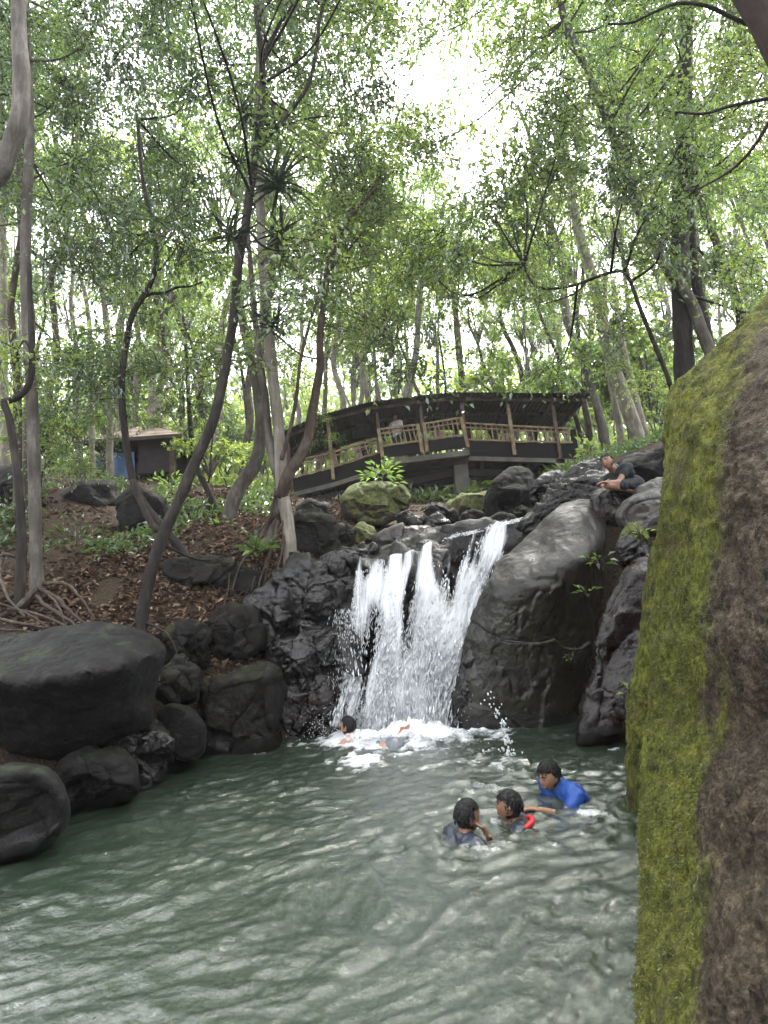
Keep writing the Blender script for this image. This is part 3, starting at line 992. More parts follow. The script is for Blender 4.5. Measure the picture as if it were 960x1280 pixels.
big, BV, BN, Bpx, Bn = rock('boulder', 'towering moss covered boulder filling the edge beside the pool, brown where bare',
    [(834, 492), (845, 482), (872, 458), (902, 428), (930, 400), (960, 372), (1060, 330), (1250, 480), (1250, 1450), (800, 1450), (792, 1280), (797, 1150), (800, 1050), (806, 950), (813, 860), (818, 760), (823, 690), (827, 650), (830, 590), (831, 530)],
    3.3, 1.0,
    [(850, 1200, 2.0), (900, 1200, 1.68), (960, 1200, 1.42), (860, 1000, 2.38), (910, 1000, 1.95), (960, 1000, 1.62), (850, 800, 2.78), (910, 800, 2.2), (960, 800, 1.8), (860, 650, 2.9), (910, 640, 2.45), (960, 620, 2.0),
     (870, 540, 2.95), (920, 500, 2.7), (960, 470, 2.5), (1100, 800, 1.3), (1100, 1200, 1.0), (1050, 450, 2.4), (820, 1200, 2.12), (825, 1000, 2.6), (830, 800, 3.0), (1100, 1350, .9), (900, 1350, 1.5)],
    mm, amp=.020, fr=2.0, nt_=820, nr=320, back=1.8, fine=.018, rough=.012, sm=5, attrfn=mossfn, planes=0, crack=.004, micro=.020,
    edgeY=([370, 490, 900, 1000, 1280, 1450], [3.4, 3.4, 3.15, 2.8, 2.1, 1.75]))
rock('rock', 'bright green moss coated ledge dropping into the pool behind the towering boulder',
     [(826, 645), (814, 690), (806, 760), (801, 800), (796, 850), (786, 872), (784, 950), (788, 1050), (803, 1070), (850, 1070), (850, 640)], 4.15, .25,
     mat=mm, amp=.02, fr=3, nt_=240, nr=90, cat='rock', rough=.012, micro=.016, planes=0, attrfn=lambda V, Nn, px, nf: {'moss': np.clip(.80 + .6 * fbm(V * np.array([5, 5, 1.4]), 3, 66), 0, 1)})

# moss tufts on it: short blades hanging off the stained side
mat_moss = leaf_mat('moss_blade', (.05, .06, .012), (.10, .115, .02), (.21, .21, .045), .35, .03)
front = np.arange(1, Bn)
pv = pix(BV[front])
mv = mossfn(BV, BN, Bpx, Bn)['moss'][front]
ok = front[(mv > .45) & (pv[:, 0] > 770) & (pv[:, 0] < 980) & (pv[:, 1] > 380) & (pv[:, 1] < 1300)]
cnt = 60000
wgt = mpp(1.0) * (BV[ok][:, 1] ** 1.2)
vv_ = pix(BV[ok])
wgt = wgt * np.interp(vv_[:, 1], [380, 600, 700, 800, 1050, 1280], [.15, .35, 1, 1.6, 1.1, .5]) * np.clip(1 - (vv_[:, 0] - 830) / 110, .12, 1) * np.clip(.5 + fbm(BV[ok] * 5, 3, 5) * 1.6, .04, 1.5)
sel = ok[rng.choice(len(ok), cnt, p=wgt / wgt.sum())]
B0 = BV[sel] + rng.normal(0, .006, (cnt, 3)) - BN[sel] * .004
L = rng.uniform(.006, .017, cnt) * np.interp(pix(BV[sel])[:, 1], [380, 650, 1280], [.5, 1, 1])
dirn = BN[sel] * rng.uniform(.3, .8, cnt)[:, None] + np.array([0, 0, -1.0]) * rng.uniform(.1, 1.0, cnt)[:, None] + rng.normal(0, .45, (cnt, 3))
dirn /= np.linalg.norm(dirn, axis=1)[:, None]
side = np.cross(dirn, rng.normal(0, 1, (cnt, 3)))
side /= np.linalg.norm(side, axis=1)[:, None]
V = np.stack([B0 - side * .0016, B0 + side * .0016, B0 + dirn * L[:, None]], 1).reshape(-1, 3)
mb = MB().add(V, None, np.arange(cnt * 3).reshape(-1, 3))
mo = mb.build('moss', mat_moss, big, smooth=False)
tag(mo, kind='stuff')

# ------------------------------------------------------------------ the waterfall: thousands of falling streaks over the ledge
mf, n, out = newmat('falling_water')
g = n.nodes.new('ShaderNodeNewGeometry')
colw = ramp(n, g.outputs['Random Per Island'], [(0, (.74, .77, .80)), (1, (.95, .96, .97))])
d_ = N(n, 'ShaderNodeBsdfDiffuse')
t_ = N(n, 'ShaderNodeBsdfTranslucent')
gl_ = N(n, 'ShaderNodeBsdfGlossy', i_Roughness=.15)
n.links.new(colw, d_.inputs[0])
n.links.new(colw, t_.inputs[0])
m1 = N(n, 'ShaderNodeMixShader', i_0=.4)
n.links.new(d_.outputs[0], m1.inputs[1])
n.links.new(t_.outputs[0], m1.inputs[2])
m2 = N(n, 'ShaderNodeMixShader', i_0=.12)
n.links.new(m1.outputs[0], m2.inputs[1])
n.links.new(gl_.outputs[0], m2.inputs[2])
n.links.new(m2.outputs[0], out.inputs[0])


def fall_uv(t, s):
    lu = np.interp(t, [0, .25, .5, .75, 1], [446, 492, 540, 598, 648])
    lv = np.interp(t, [0, .25, .5, .75, 1], [702, 694, 680, 664, 652])
    tq = np.stack([t * 7, 0 * t, 0 * t], 1)
    lv = lv + 9 * fbm(tq, 3, 91) - 4
    bu = np.interp(t, [0, .3, .6, 1], [422, 478, 530, 578])
    bv = np.interp(t, [0, .5, 1], [905, 916, 912])
    e = s ** np.interp(t, [0, .5, 1], [1.2, 1.1, .72])
    u = lu + (bu - lu) * e
    v = lv + (bv - lv) * s
    Y = np.interp(t, [0, .5, 1], [7.42, 7.55, 7.85])
    Y = Y + (np.interp(t, [0, 1], [6.88, 6.92]) - Y) * s ** .65
    u = u + 9 * fbm(np.stack([t * 5, s * 3.0, 0 * t], 1), 2, 92) * s
    Y = Y + .10 * fbm(np.stack([t * 4 + 3, s * 3.5, 0 * t], 1), 2, 93)
    return u, v, Y


def streaks(mb, P0, P1, wd):
    d = P1 - P0
    d = d / (np.linalg.norm(d, axis=1)[:, None] + 1e-9)
    a = np.cross(d, np.array([.3, 1, .1]))
    a /= np.linalg.norm(a, axis=1)[:, None]
    b = np.cross(d, a)
    mid = P0 * .45 + P1 * .55
    w_ = wd[:, None]
    V = np.stack([P0, mid + a * w_, mid + (-.5 * a + .87 * b) * w_, mid + (-.5 * a - .87 * b) * w_, P1], 1)
    k = np.arange(len(P0))[:, None, None] * 5
    T = np.array([[0, 2, 1], [0, 3, 2], [0, 1, 3], [4, 1, 2], [4, 2, 3], [4, 3, 1]])[None] + k
    mb.add(V.reshape(-1, 3), None, T.reshape(-1, 3))


mb = MB()
n0 = 90000
t = rng.uniform(0, 1, n0)
s = rng.uniform(0, 1, n0) ** .9
lip_ = .10 * (1 + 1.6 * fbm(np.stack([t * 11, 0 * t, 0 * t], 1), 3, 79))
s = lip_ * (1 - s) + s
u, v, Y = fall_uv(t, s)
q = np.stack([t * 15, s * 1.3 + t * 1.5, 0 * t], 1)
den = .36 + 1.35 * fbm(q, 3, 71) + .5 * fbm(np.stack([t * 34, s * 5, 0 * t], 1), 3, 73)


def blob(cu, cv, ru, rv, k):
    return k * np.exp(-(((u - cu) / ru) ** 2 + ((v - cv) / rv) ** 2))


den = den + blob(468, 740, 22, 60, .35) + blob(480, 850, 34, 55, .35) + blob(558, 850, 28, 80, 1.2) + blob(535, 760, 18, 60, .3) + blob(580, 720, 16, 40, .35) + blob(610, 680, 30, 20, .25)
den = den - blob(505, 750, 14, 45, .55) - blob(548, 700, 10, 26, .5) - blob(600, 715, 12, 34, .5) - blob(520, 830, 12, 40, .3) - blob(428, 850, 16, 80, .6) - blob(500, 695, 26, 12, .4)
keep = rng.uniform(0, 1, n0) < np.clip(den, .02, 1) * .42
t, s = t[keep], s[keep]
m_ = len(t)
ds = (rng.uniform(.012, .055, m_) * (.45 + s * 1.1))
u0, v0, Y0 = fall_uv(t, s)
u1, v1, Y1 = fall_uv(t + rng.normal(0, .006, m_), np.clip(s + ds, 0, 1.02))
ju, jY = rng.normal(0, 2.0, m_) * (.3 + s), rng.normal(0, .035, m_) - np.abs(rng.normal(0, .10, m_)) * (.15 + s)
streaks(mb, at(u0 + ju, v0, Y0 + jY), at(u1 + ju + rng.normal(0, .6, m_), v1, Y1 + jY), rng.uniform(.003, .0095, m_) * (1 + .2 * s))
# water sliding over the slope above the lip
m_ = 2000
t = rng.uniform(.5, 1, m_)
s = rng.uniform(0, 1, m_)
keep = (.45 + fbm(np.stack([t * 16, s * 3, 0 * t], 1), 3, 75) * 1.2) > rng.uniform(0, 1, m_)
t, s = t[keep], s[keep]
m_ = len(t)
u0 = np.interp(t, [0, 1], [455, 648]) + np.interp(t, [0, 1], [30, 8]) * (1 - s)
v0 = np.interp(t, [0, 1], [702, 652]) - (1 - s) * np.interp(t, [0, .5, 1], [12, 14, 6])
Y0 = np.interp(t, [0, 1], [7.50, 7.95]) + (1 - s) * .55
P0 = at(u0, v0, Y0)
dv = rng.normal(0, .25, (m_, 3)) * np.array([1, .4, .2]) + np.array([-.3, -1, -.25])
streaks(mb, P0, P0 + dv * rng.uniform(.03, .11, m_)[:, None], rng.uniform(.003, .009, m_))
# flung drops and mist near the foot
m_ = 9000
c0 = on_z(500, 912)
P0 = c0 + np.stack([rng.normal(0, .42, m_), rng.normal(-.05, .16, m_), np.abs(rng.normal(0, .17, m_)) + .02], 1)
streaks(mb, P0, P0 + rng.normal(0, .014, (m_, 3)) + np.array([0, 0, .008]), rng.uniform(.002, .006, m_))
m_ = 900   # spatter left of the fall
P0 = at(rng.normal(432, 9, m_), rng.uniform(760, 905, m_), rng.uniform(6.85, 7.0, m_))
streaks(mb, P0, P0 + np.stack([rng.normal(-.004, .006, m_), 0 * rng.normal(0, 1, m_), -rng.uniform(.015, .06, m_)], 1), rng.uniform(.002, .0045, m_))
wf = mb.build('waterfall', mf, smooth=True)
# the thin sheets of water the streaks tear out of: half clear, white where aerated
mv_, n, out = newmat('water_veil')
at_ = N(n, 'ShaderNodeAttribute', attribute_name='across')
as_ = N(n, 'ShaderNodeAttribute', attribute_name='down')
ad_ = N(n, 'ShaderNodeAttribute', attribute_name='dense')
cx_ = N(n, 'ShaderNodeCombineXYZ')
n.links.new(math_(n, 'MULTIPLY', at_.outputs['Fac'], 46.0), cx_.inputs[0])
n.links.new(math_(n, 'MULTIPLY', as_.outputs['Fac'], 4.2), cx_.inputs[1])
nz_ = noise(n, 1.0, 8, .72, cx_.outputs[0], .5)
al = math_(n, 'MULTIPLY', math_(n, 'SUBTRACT', math_(n, 'ADD', nz_, math_(n, 'MULTIPLY', ad_.outputs['Fac'], .60)), .63), 3.0, True)
d_ = N(n, 'ShaderNodeBsdfDiffuse')
d_.inputs[0].default_value = (.93, .95, .97, 1)
t_ = N(n, 'ShaderNodeBsdfTranslucent')
t_.inputs[0].default_value = (.93, .95, .97, 1)
m1 = N(n, 'ShaderNodeMixShader', i_0=.45)
n.links.new(d_.outputs[0], m1.inputs[1])
n.links.new(t_.outputs[0], m1.inputs[2])
tp_ = N(n, 'ShaderNodeBsdfTransparent')
m2 = N(n, 'ShaderNodeMixShader')
n.links.new(math_(n, 'MULTIPLY', al, .92), m2.inputs[0])
n.links.new(tp_.outputs[0], m2.inputs[1])
n.links.new(m1.outputs[0], m2.inputs[2])
n.links.new(m2.outputs[0], out.inputs[0])


def dens_at(t, s):
    uu, vv, _ = fall_uv(t, s)
    q = np.stack([t * 15, s * 1.3 + t * 1.5, 0 * t], 1)
    d = .36 + 1.35 * fbm(q, 3, 71)
    bl = lambda cu, cv, ru, rv, k: k * np.exp(-(((uu - cu) / ru) ** 2 + ((vv - cv) / rv) ** 2))
    d = d + bl(468, 740, 22, 60, .35) + bl(480, 850, 34, 55, .35) + bl(556, 850, 30, 90, 1.5) + bl(535, 760, 18, 60, .3) + bl(580, 720, 16, 40, .3) + bl(610, 680, 30, 20, .2) + bl(505, 890, 70, 40, .9)
    d = d - bl(505, 750, 15, 50, .6) - bl(470, 790, 9, 34, .5) - bl(560, 745, 9, 30, .5) - bl(548, 700, 10, 26, .5) - bl(600, 715, 12, 34, .5) - bl(520, 830, 12, 40, .3) - bl(428, 850, 20, 90, .8) - .55 * np.clip(1 - s / .16, 0, 1) * (.6 + fbm(np.stack([t * 30, 0 * t, 0 * t], 1), 2, 99)) + bl(620, 676, 26, 26, .3) + bl(535, 700, 14, 30, .35)
    return np.clip(d, 0, 1) * np.clip(np.minimum(t, 1 - t) / .04, 0, 1)


for off in (0.06, -.02, -.10):
    tt_, ss_ = np.meshgrid(np.linspace(0, 1, 90), np.linspace(0, 1.0, 90), indexing='ij')
    t, s = tt_.ravel(), ss_.ravel()
    u, v, Y = fall_uv(t, s)
    u = u + 4 * fbm(np.stack([t * 9, s * 5, 0 * t + off * 40], 1), 3, 83)
    Y = Y + off + .07 * fbm(np.stack([t * 14, s * 4, 0 * t + off * 40], 1), 3, 85) - .02
    i, j = np.meshgrid(np.arange(89), np.arange(89), indexing='ij')
    a = i * 90 + j
    q = np.stack([a, a + 1, a + 91, a + 90], -1).reshape(-1, 4)
    vb = MB().add(at(u, v, Y), q)
    ORG[wf.name] = np.array(wf.location)
    vb.build('water_veil', mv_, wf, True, {'across': t + off * 7, 'down': s, 'dense': dens_at(t, s)})
tag(wf, 'white waterfall breaking into strands over the dark ledge into the pool', 'waterfall')

# heaped froth at the foot of the fall
mfo = plain('froth', (.80, .83, .85), .6, .08, 40, .3, .3)
mb = MB()
for k in range(1500):
    ang, rad_ = rng.uniform(0, 6.28), abs(rng.normal(0, .42))
    p = c0 + np.array([math.cos(ang) * rad_ * 1.25 + .05, math.sin(ang) * rad_ * .75 - .20, 0])
    r = rng.uniform(.012, .05) * math.exp(-(rad_ / .6) ** 2)
    p[2] = rng.uniform(-.01, .06) * math.exp(-(rad_ / .4) ** 2)
    mb.ball(p, (r * 1.4, r, r * .8), 7, 5)
fo_ = mb.build('foam', mfo)
tag(fo_, kind='stuff')
# churning mound of white water where the fall lands
mch, n, out = newmat('churned_water')
ae_ = N(n, 'ShaderNodeAttribute', attribute_name='edge')
pos, g = geo_pos(n)
k_ = math_(n, 'MULTIPLY', math_(n, 'SUBTRACT', math_(n, 'ADD', ae_.outputs['Fac'], math_(n, 'MULTIPLY', noise(n, 22, 7, .7, pos, .6), .9)), .78), 2.6, True)
pb_ = N(n, 'ShaderNodeBsdfPrincipled', i_Roughness=.5)
pb_.inputs['Base Color'].default_value = (.88, .90, .92, 1)
n.links.new(bump(n, noise(n, 40, 6, .7, pos), .6, .03), pb_.inputs['Normal'])
tp_ = N(n, 'ShaderNodeBsdfTransparent')
m2 = N(n, 'ShaderNodeMixShader')
n.links.new(math_(n, 'MULTIPLY', k_, .95), m2.inputs[0])
n.links.new(tp_.outputs[0], m2.inputs[1])
n.links.new(pb_.outputs[0], m2.inputs[2])
n.links.new(m2.outputs[0], out.inputs[0])
rr_ = np.linspace(0.01, 1, 60)
th_ = np.linspace(0, 2 * np.pi, 141)[:-1]
RR, TT = np.meshgrid(rr_, th_, indexing='ij')
cm = on_z(502, 924)
X = cm[0] + RR * np.cos(TT) * .98
Yy = cm[1] + RR * np.sin(TT) * np.where(np.sin(TT) > 0, .42, .62)
p_ = np.stack([X.ravel(), Yy.ravel(), 0 * X.ravel()], 1)
hh_ = (1 - RR.ravel() ** 1.5) * (.10 + .13 * fbm(p_ * 5, 4, 87, .6) + .05 * fbm(p_ * 17, 3, 88)) * 1.15 + .012
i, j = np.meshgrid(np.arange(59), np.arange(140), indexing='ij')
a, b = i * 140 + j, i * 140 + (j + 1) % 140
p_[:, 2] = hh_
cb = MB().add(p_, np.stack([a, a + 140, b + 140, b], -1).reshape(-1, 4))
tag(cb.build('churned_water', mch, attr={'edge': np.clip(1.15 - RR.ravel() * 1.15 + .35 * fbm(p_ * 3.3, 3, 89), 0, 1)}), kind='stuff')
# single jet of drops kicked up in front of the big boulder
mb = MB()
for (uu, vv, k, sd) in ((636, 946, 60, 5), (634, 925, 34, 4), (630, 905, 22, 4), (622, 888, 14, 6), (610, 872, 8, 8), (640, 965, 80, 12), (620, 960, 60, 16)):
    for _ in range(k):
        p = at(uu + rng.normal(0, sd * .6), vv + rng.normal(0, sd), 5.55 + rng.normal(0, .05))
        r = rng.uniform(.004, .011)
        mb.ball(p, (r, r, r * rng.uniform(.9, 1.9)), 6, 4)
tag(mb.build('splash', mf), kind='stuff')

# ------------------------------------------------------------------ the covered bridge
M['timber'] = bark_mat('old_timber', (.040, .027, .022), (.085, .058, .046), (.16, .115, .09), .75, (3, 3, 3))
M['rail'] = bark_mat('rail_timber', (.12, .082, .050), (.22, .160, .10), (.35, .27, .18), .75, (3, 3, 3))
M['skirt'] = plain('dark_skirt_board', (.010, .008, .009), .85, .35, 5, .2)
M['concrete'] = plain('weathered_concrete', (.115, .108, .095), .9, .35, 3, .3, .4)
M['sheet'] = plain('roof_sheet', (.050, .042, .044), .6, .3, 4, .3, .1)
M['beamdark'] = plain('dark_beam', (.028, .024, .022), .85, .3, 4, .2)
BY, BW = 16.4, 2.3
BACK = np.array([0, BW, 0])


def bp(u, v):
    return at(u, v, BY)


bb = bp(560, 590)
bridge = thing('covered_bridge', 'long covered timber footbridge with an arched deck and dark sheet roof above the stream', 'bridge', (bb[0], BY, ground(bb[0], BY)))


def part(name, mb, mat, parent=bridge, smooth=False):
    return mb.build(name, M[mat], parent, smooth)


# roof: corrugated sheets running front to back, four runs along the bent ridge line
front = np.array([bp(u, v) for u, v in ((338, 552), (400, 524), (464, 507), (561, 495.5), (733, 497))])
front[:, 1] -= .35
drop = np.array([0, BW + .9, -.12])
for a, b in zip(front[:-1], front[1:]):
    L = np.linalg.norm(b - a)
    npan = max(2, int(round(L / .95)))
    for k in range(npan):
        p0, p1 = a + (b - a) * (k / npan), a + (b - a) * ((k + 1) / npan)
        nc = 24
        tt = np.linspace(-.02, 1.02, nc + 1)
        e = p0[None] + (p1 - p0)[None] * tt[:, None]
        e[:, 2] += .012 * np.sin(np.arange(nc + 1) * np.pi / 1.5) + (.006 if k % 2 else 0)
        V = np.concatenate([e, e + drop, e + [0, 0, -.012], e + drop + [0, 0, -.012]])
        m_ = nc + 1
        i = np.arange(nc)
        q = np.concatenate([np.stack([i, i + 1, i + 1 + m_, i + m_], 1), np.stack([i + 2 * m_, i + 3 * m_, i + 1 + 3 * m_, i + 1 + 2 * m_], 1),
                            np.stack([i, i + 2 * m_, i + 1 + 2 * m_, i + 1], 1), np.stack([i + m_, i + 1 + m_, i + 1 + 3 * m_, i + 3 * m_], 1)])
        part('roof_sheet', MB().add(V, q), 'sheet')
    lo = np.array([0, 0, -.10])
    for off in (np.array([0, .32, 0]), np.array([0, 1.45, -.04]), np.array([0, BW + .45, -.09])):
        part('purlin', MB().bar(a + lo + off, b + lo + off, .07, .10), 'timber')
# rafters with knee braces seen from underneath on the right
for u in (352, 412, 470, 522, 583, 634, 690, 724):
    z0 = np.array([np.interp(bp(u, 500)[0], front[:, 0], front[:, k]) for k in range(3)])
    part('rafter', MB().bar(z0 + [0, .05, -.19], z0 + drop + [0, -.05, -.19], .07, .12), 'timber')

# posts
for u0, v0, u1, v1 in ((357, 560, 366, 618), (409, 538, 417, 600), (469.5, 520, 478, 573), (525, 512, 532, 568), (576, 508, 584, 564), (633, 505, 643, 569), (689, 505, 700, 573)):
    a, b = bp(u0, v0), bp(u1, v1)
    top = np.interp(b[0], front[:, 0], front[:, 2]) - .2
    mbp = MB().bar([b[0], BY - .03, b[2]], [b[0] + (a[0] - b[0]) * .6, BY - .03, top], .10, .10)
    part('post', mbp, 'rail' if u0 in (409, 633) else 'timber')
    part('post', MB().bar([b[0], BY + BW, b[2]], [b[0], BY + BW, top - .1], .10, .10), 'timber')
    kb = np.array([b[0] - .02, BY + BW, top - .55])
    part('brace', MB().bar(kb, kb + [0, -.7, .55], .05, .07), 'timber')

# deck, skirts, rails
runs = [((359, 600), (415, 585.5), (358, 618), (416, 604), (374, 575), (411, 567)),
        ((415, 585.5), (476, 566), (416, 604), (476, 585), (411, 567), (470.6, 549)),
        ((583.5, 551), (644, 553), (583.5, 571), (644, 572.5), (581, 529), (640, 532.5)),
        ((644, 553), (716, 554.5), (644, 572.5), (720, 574.5), (640, 532.5), (712, 536))]


def railing(a_top, b_top, a_low, b_low, nb_, mat='rail', off=np.zeros(3), rails=True):
    a_top, b_top, a_low, b_low = [np.asarray(x) + off for x in (a_top, b_top, a_low, b_low)]
    if rails:
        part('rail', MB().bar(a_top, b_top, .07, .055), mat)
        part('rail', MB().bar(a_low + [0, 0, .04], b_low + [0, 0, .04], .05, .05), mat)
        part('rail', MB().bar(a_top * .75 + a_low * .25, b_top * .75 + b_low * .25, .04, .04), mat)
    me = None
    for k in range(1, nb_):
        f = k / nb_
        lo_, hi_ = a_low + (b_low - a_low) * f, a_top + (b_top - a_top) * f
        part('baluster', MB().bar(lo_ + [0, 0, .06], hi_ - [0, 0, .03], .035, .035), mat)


for (pa, pb, sa, sb, ra, rb_) in runs:
    A, B, C, D_ = bp(*pa), bp(*pb), bp(*sa), bp(*sb)
    RA, RB = bp(*ra), bp(*rb_)
    # straight-sided bay: skirt hangs from the low rail to below the deck
    th_ = np.array([0, .04, 0])
    V = np.array([C, D_, B, A])
    V = np.concatenate([V, V + th_])
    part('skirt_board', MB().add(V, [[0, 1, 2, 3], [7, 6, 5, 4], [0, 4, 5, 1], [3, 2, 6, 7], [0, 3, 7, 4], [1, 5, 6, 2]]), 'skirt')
    railing(RA, RB, A, B, 8 if pa[0] < 500 else 9)
    # far side: rail and balusters, with its own skirt lower down
    dz = np.array([0, BW, 0])
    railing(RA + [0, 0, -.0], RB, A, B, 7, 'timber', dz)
    E = np.array([C + dz, D_ + dz, B + dz, A + dz])
    E = np.concatenate([E, E + th_])
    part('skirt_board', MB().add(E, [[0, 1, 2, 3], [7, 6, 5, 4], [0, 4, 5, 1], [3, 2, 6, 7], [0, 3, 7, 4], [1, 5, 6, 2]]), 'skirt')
    # deck boards
    nbd = 14
    for k in range(nbd):
        f0, f1 = k / nbd, (k + .9) / nbd
        p0, p1 = C + (D_ - C) * f0, C + (D_ - C) * f1
        q_ = np.array([p0 + [0, .05, .05], p1 + [0, .05, .05], p1 + [0, BW - .02, .05], p0 + [0, BW - .02, .05]])
        q_ = np.concatenate([q_, q_ + [0, 0, .04]])
        part('deck_board', MB().add(q_, [[3, 2, 1, 0], [4, 5, 6, 7], [0, 1, 5, 4], [2, 3, 7, 6], [0, 4, 7, 3], [1, 2, 6, 5]]), 'timber')
    # pale edge beam under the deck
    dn = np.array([0, 0, -.075])
    part('edge_beam', MB().bar(C + dn + [0, -.03, 0], D_ + dn + [0, -.03, 0], .16, .13), 'concrete')
    part('edge_beam', MB().bar(C + dn + dz, D_ + dn + dz, .16, .13), 'concrete')
# lookout balcony standing proud in the middle
PR = -.55
for (ra, rb_, la, lb, pa, pb) in (((473, 537), (522, 531), (479, 559), (526, 552.5), (478.5, 572), (528, 566.5)), ((530, 530), (576, 522.5), (534, 551), (580, 545), (534, 565), (585, 559))):
    o_ = np.array([0, PR, 0])
    RA, RB, LA, LB, PA, PB = [at(*x, BY + PR) for x in (ra, rb_, la, lb, pa, pb)]
    for X0, X1 in ((RA, PA), (RB, PB)):
        part('post', MB().bar(X1, X0 + [0, 0, .02], .10, .10), 'rail')
    railing(RA, RB, LA, LB, 8)
    V = np.array([PA, PB, LB, LA])
    V = np.concatenate([V, V + [0, .04, 0]])
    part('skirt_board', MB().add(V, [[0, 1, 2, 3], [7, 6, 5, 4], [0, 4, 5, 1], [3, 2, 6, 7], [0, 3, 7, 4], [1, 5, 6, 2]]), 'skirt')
    for X0, X1 in ((RA, LA), (RB, LB)):
        part('rail', MB().bar(X0, X0 + [0, -PR, 0], .06, .055), 'rail')
A, B = at(477, 578, BY + PR), at(587, 564.5, BY + PR)
q_ = np.array([A, B, B + [0, BW - PR, .02], A + [0, BW - PR, .02]])
q_ = np.concatenate([q_ - [0, 0, .10], q_ + [0, 0, .06]])
part('balcony_slab', MB().add(q_, [[3, 2, 1, 0], [4, 5, 6, 7], [0, 1, 5, 4], [2, 3, 7, 6], [0, 4, 7, 3], [1, 2, 6, 5]]), 'concrete')
C, D_ = bp(479, 590), bp(585, 575)
part('girder', MB().bar(C, D_, .3, .24), 'beamdark')
part('girder', MB().bar(C + BACK, D_ + BACK, .3, .34), 'beamdark')
# lower struts
part('strut_beam', MB().bar(bp(366, 632), bp(567, 589) + [0, .3, 0], .22, .22), 'beamdark')
part('strut_beam', MB().bar(bp(583, 588) + [0, .3, 0], bp(664, 590) + [0, .3, 0], .22, .2), 'beamdark')
part('strut_beam', MB().bar(bp(366, 634) + BACK, bp(567, 592) + BACK, .22, .22), 'beamdark')
for u, v0, v1 in ((418, 606, 618), (604, 576, 588), (655, 577, 592)):
    part('strut', MB().bar(bp(u, v1) + [0, .3, 0], bp(u, v0) + [0, .3, 0], .12, .12), 'beamdark')
# piers
for u, v0, v1, wd, yo in ((579, 566, 640, .42, .1), (702, 575, 600, .26, .02), (599, 575, 640, .3, BW - .1), (365, 620, 650, .3, .2)):
    p0, p1 = bp(u, v1), bp(u - 3, v0)
    p0[1] = p1[1] = BY + yo
    p0[0] = p1[0] = (p0[0] + p1[0]) / 2
    p0[2] = min(p0[2], float(ground(p0[0], p0[1])) - .2)
    part('pier', MB().bar(p0, p1, wd, wd), 'concrete')
# end wall and stair with handrail at the far bank
A, B = bp(713, 537), bp(725, 576)
q_ = np.array([[A[0], BY, B[2]], [B[0], BY, B[2]], [B[0], BY, A[2]], [A[0], BY, A[2]]])
q_ = np.concatenate([q_, q_ + [0, .06, 0]])
part('end_board', MB().add(q_, [[0, 1, 2, 3], [7, 6, 5, 4], [0, 4, 5, 1], [3, 2, 6, 7], [0, 3, 7, 4], [1, 5, 6, 2]]), 'skirt')
for yo in (0.0, 1.1):
    S0, S1 = bp(724, 541), bp(762, 580)
    S0, S1 = S0 + [0, yo, 0], S1 + [0, yo, 0]
    L0, L1 = bp(724, 566) + [0, yo, 0], bp(760, 600) + [0, yo, 0]
    part('rail', MB().bar(S0, S1, .06, .06), 'timber')
    part('stringer', MB().bar(L0, L1, .08, .2), 'timber')
    for f in (.15, .4, .65, .9):
        part('baluster', MB().bar(L0 + (L1 - L0) * f, S0 + (S1 - S0) * f, .05, .05), 'timber')
for k in range(6):
    f = k / 5.5
    p = L0 + (L1 - L0) * f - [0, .55, 0]
    part('tread', MB().box(p, (.26, 1.1, .05)), 'timber')

# ------------------------------------------------------------------ hut on the left slope
HY = 14.0
M['hutroof'] = plain('hut_roof', (.24, .185, .15), .85, .3, 5, .3, .4)
M['hutsoffit'] = plain('hut_soffit', (.06, .05, .048), .85, .25, 6)
M['hutwall'] = plain('hut_wall', (.040, .033, .038), .85, .3, 4)
M['tarp'] = plain('blue_tarp', (.07, .13, .27), .5, .25, 3)
apx, eR, eL = at(168, 527, HY + .7), at(226, 548, HY), at(106, 545, HY)
ez = (eR[2] + eL[2]) / 2 - .02
hc = np.array([(eR[0] + eL[0]) / 2, HY + .75, float(ground((eR[0] + eL[0]) / 2, HY + .7))])
hut = thing('hut', 'small open hut with a brown hipped roof and a blue tarp on the left slope', 'hut', hc)
hw = (eR[0] - eL[0]) / 2
cx = hc[0]
ap = np.array([cx + .05, HY + .75, apx[2] - .14])
yf, yb = HY, HY + 1.9
c4 = [np.array([cx - hw, yf, ez]), np.array([cx + hw, yf, ez]), np.array([cx + hw, yb, ez]), np.array([cx - hw, yb, ez])]
for k in range(4):
    a, b = c4[k], c4[(k + 1) % 4]
    rows = 7
    for r_ in range(rows):
        f0, f1 = r_ / rows, (r_ + 1.15) / rows
        f1 = min(f1, .995)
        lift = np.array([0, 0, .03 + .012 * (r_ % 2)])
        q_ = np.array([a + (ap - a) * f0, b + (ap - b) * f0, b + (ap - b) * f1, a + (ap - a) * f1])
        q_ = np.concatenate([q_ + lift, q_ + lift + [0, 0, -.025]])
        MB().add(q_, [[0, 1, 2, 3], [7, 6, 5, 4], [0, 4, 5, 1], [3, 2, 6, 7], [0, 3, 7, 4], [1, 5, 6, 2]]).build('roof_shingle', M['hutroof'], hut, False)
    MB().bar(a + [0, 0, -.03], b + [0, 0, -.03], .07, .10).build('fascia', M['hutsoffit'], hut, False)
q_ = np.array(c4) + [0, 0, -.05]
q_ = np.concatenate([q_, q_ - [0, 0, .03]])
MB().add(q_, [[0, 1, 2, 3], [7, 6, 5, 4], [0, 4, 5, 1], [1, 5, 6, 2], [2, 6, 7, 3], [3, 7, 4, 0]]).build('soffit', M['hutsoffit'], hut, False)
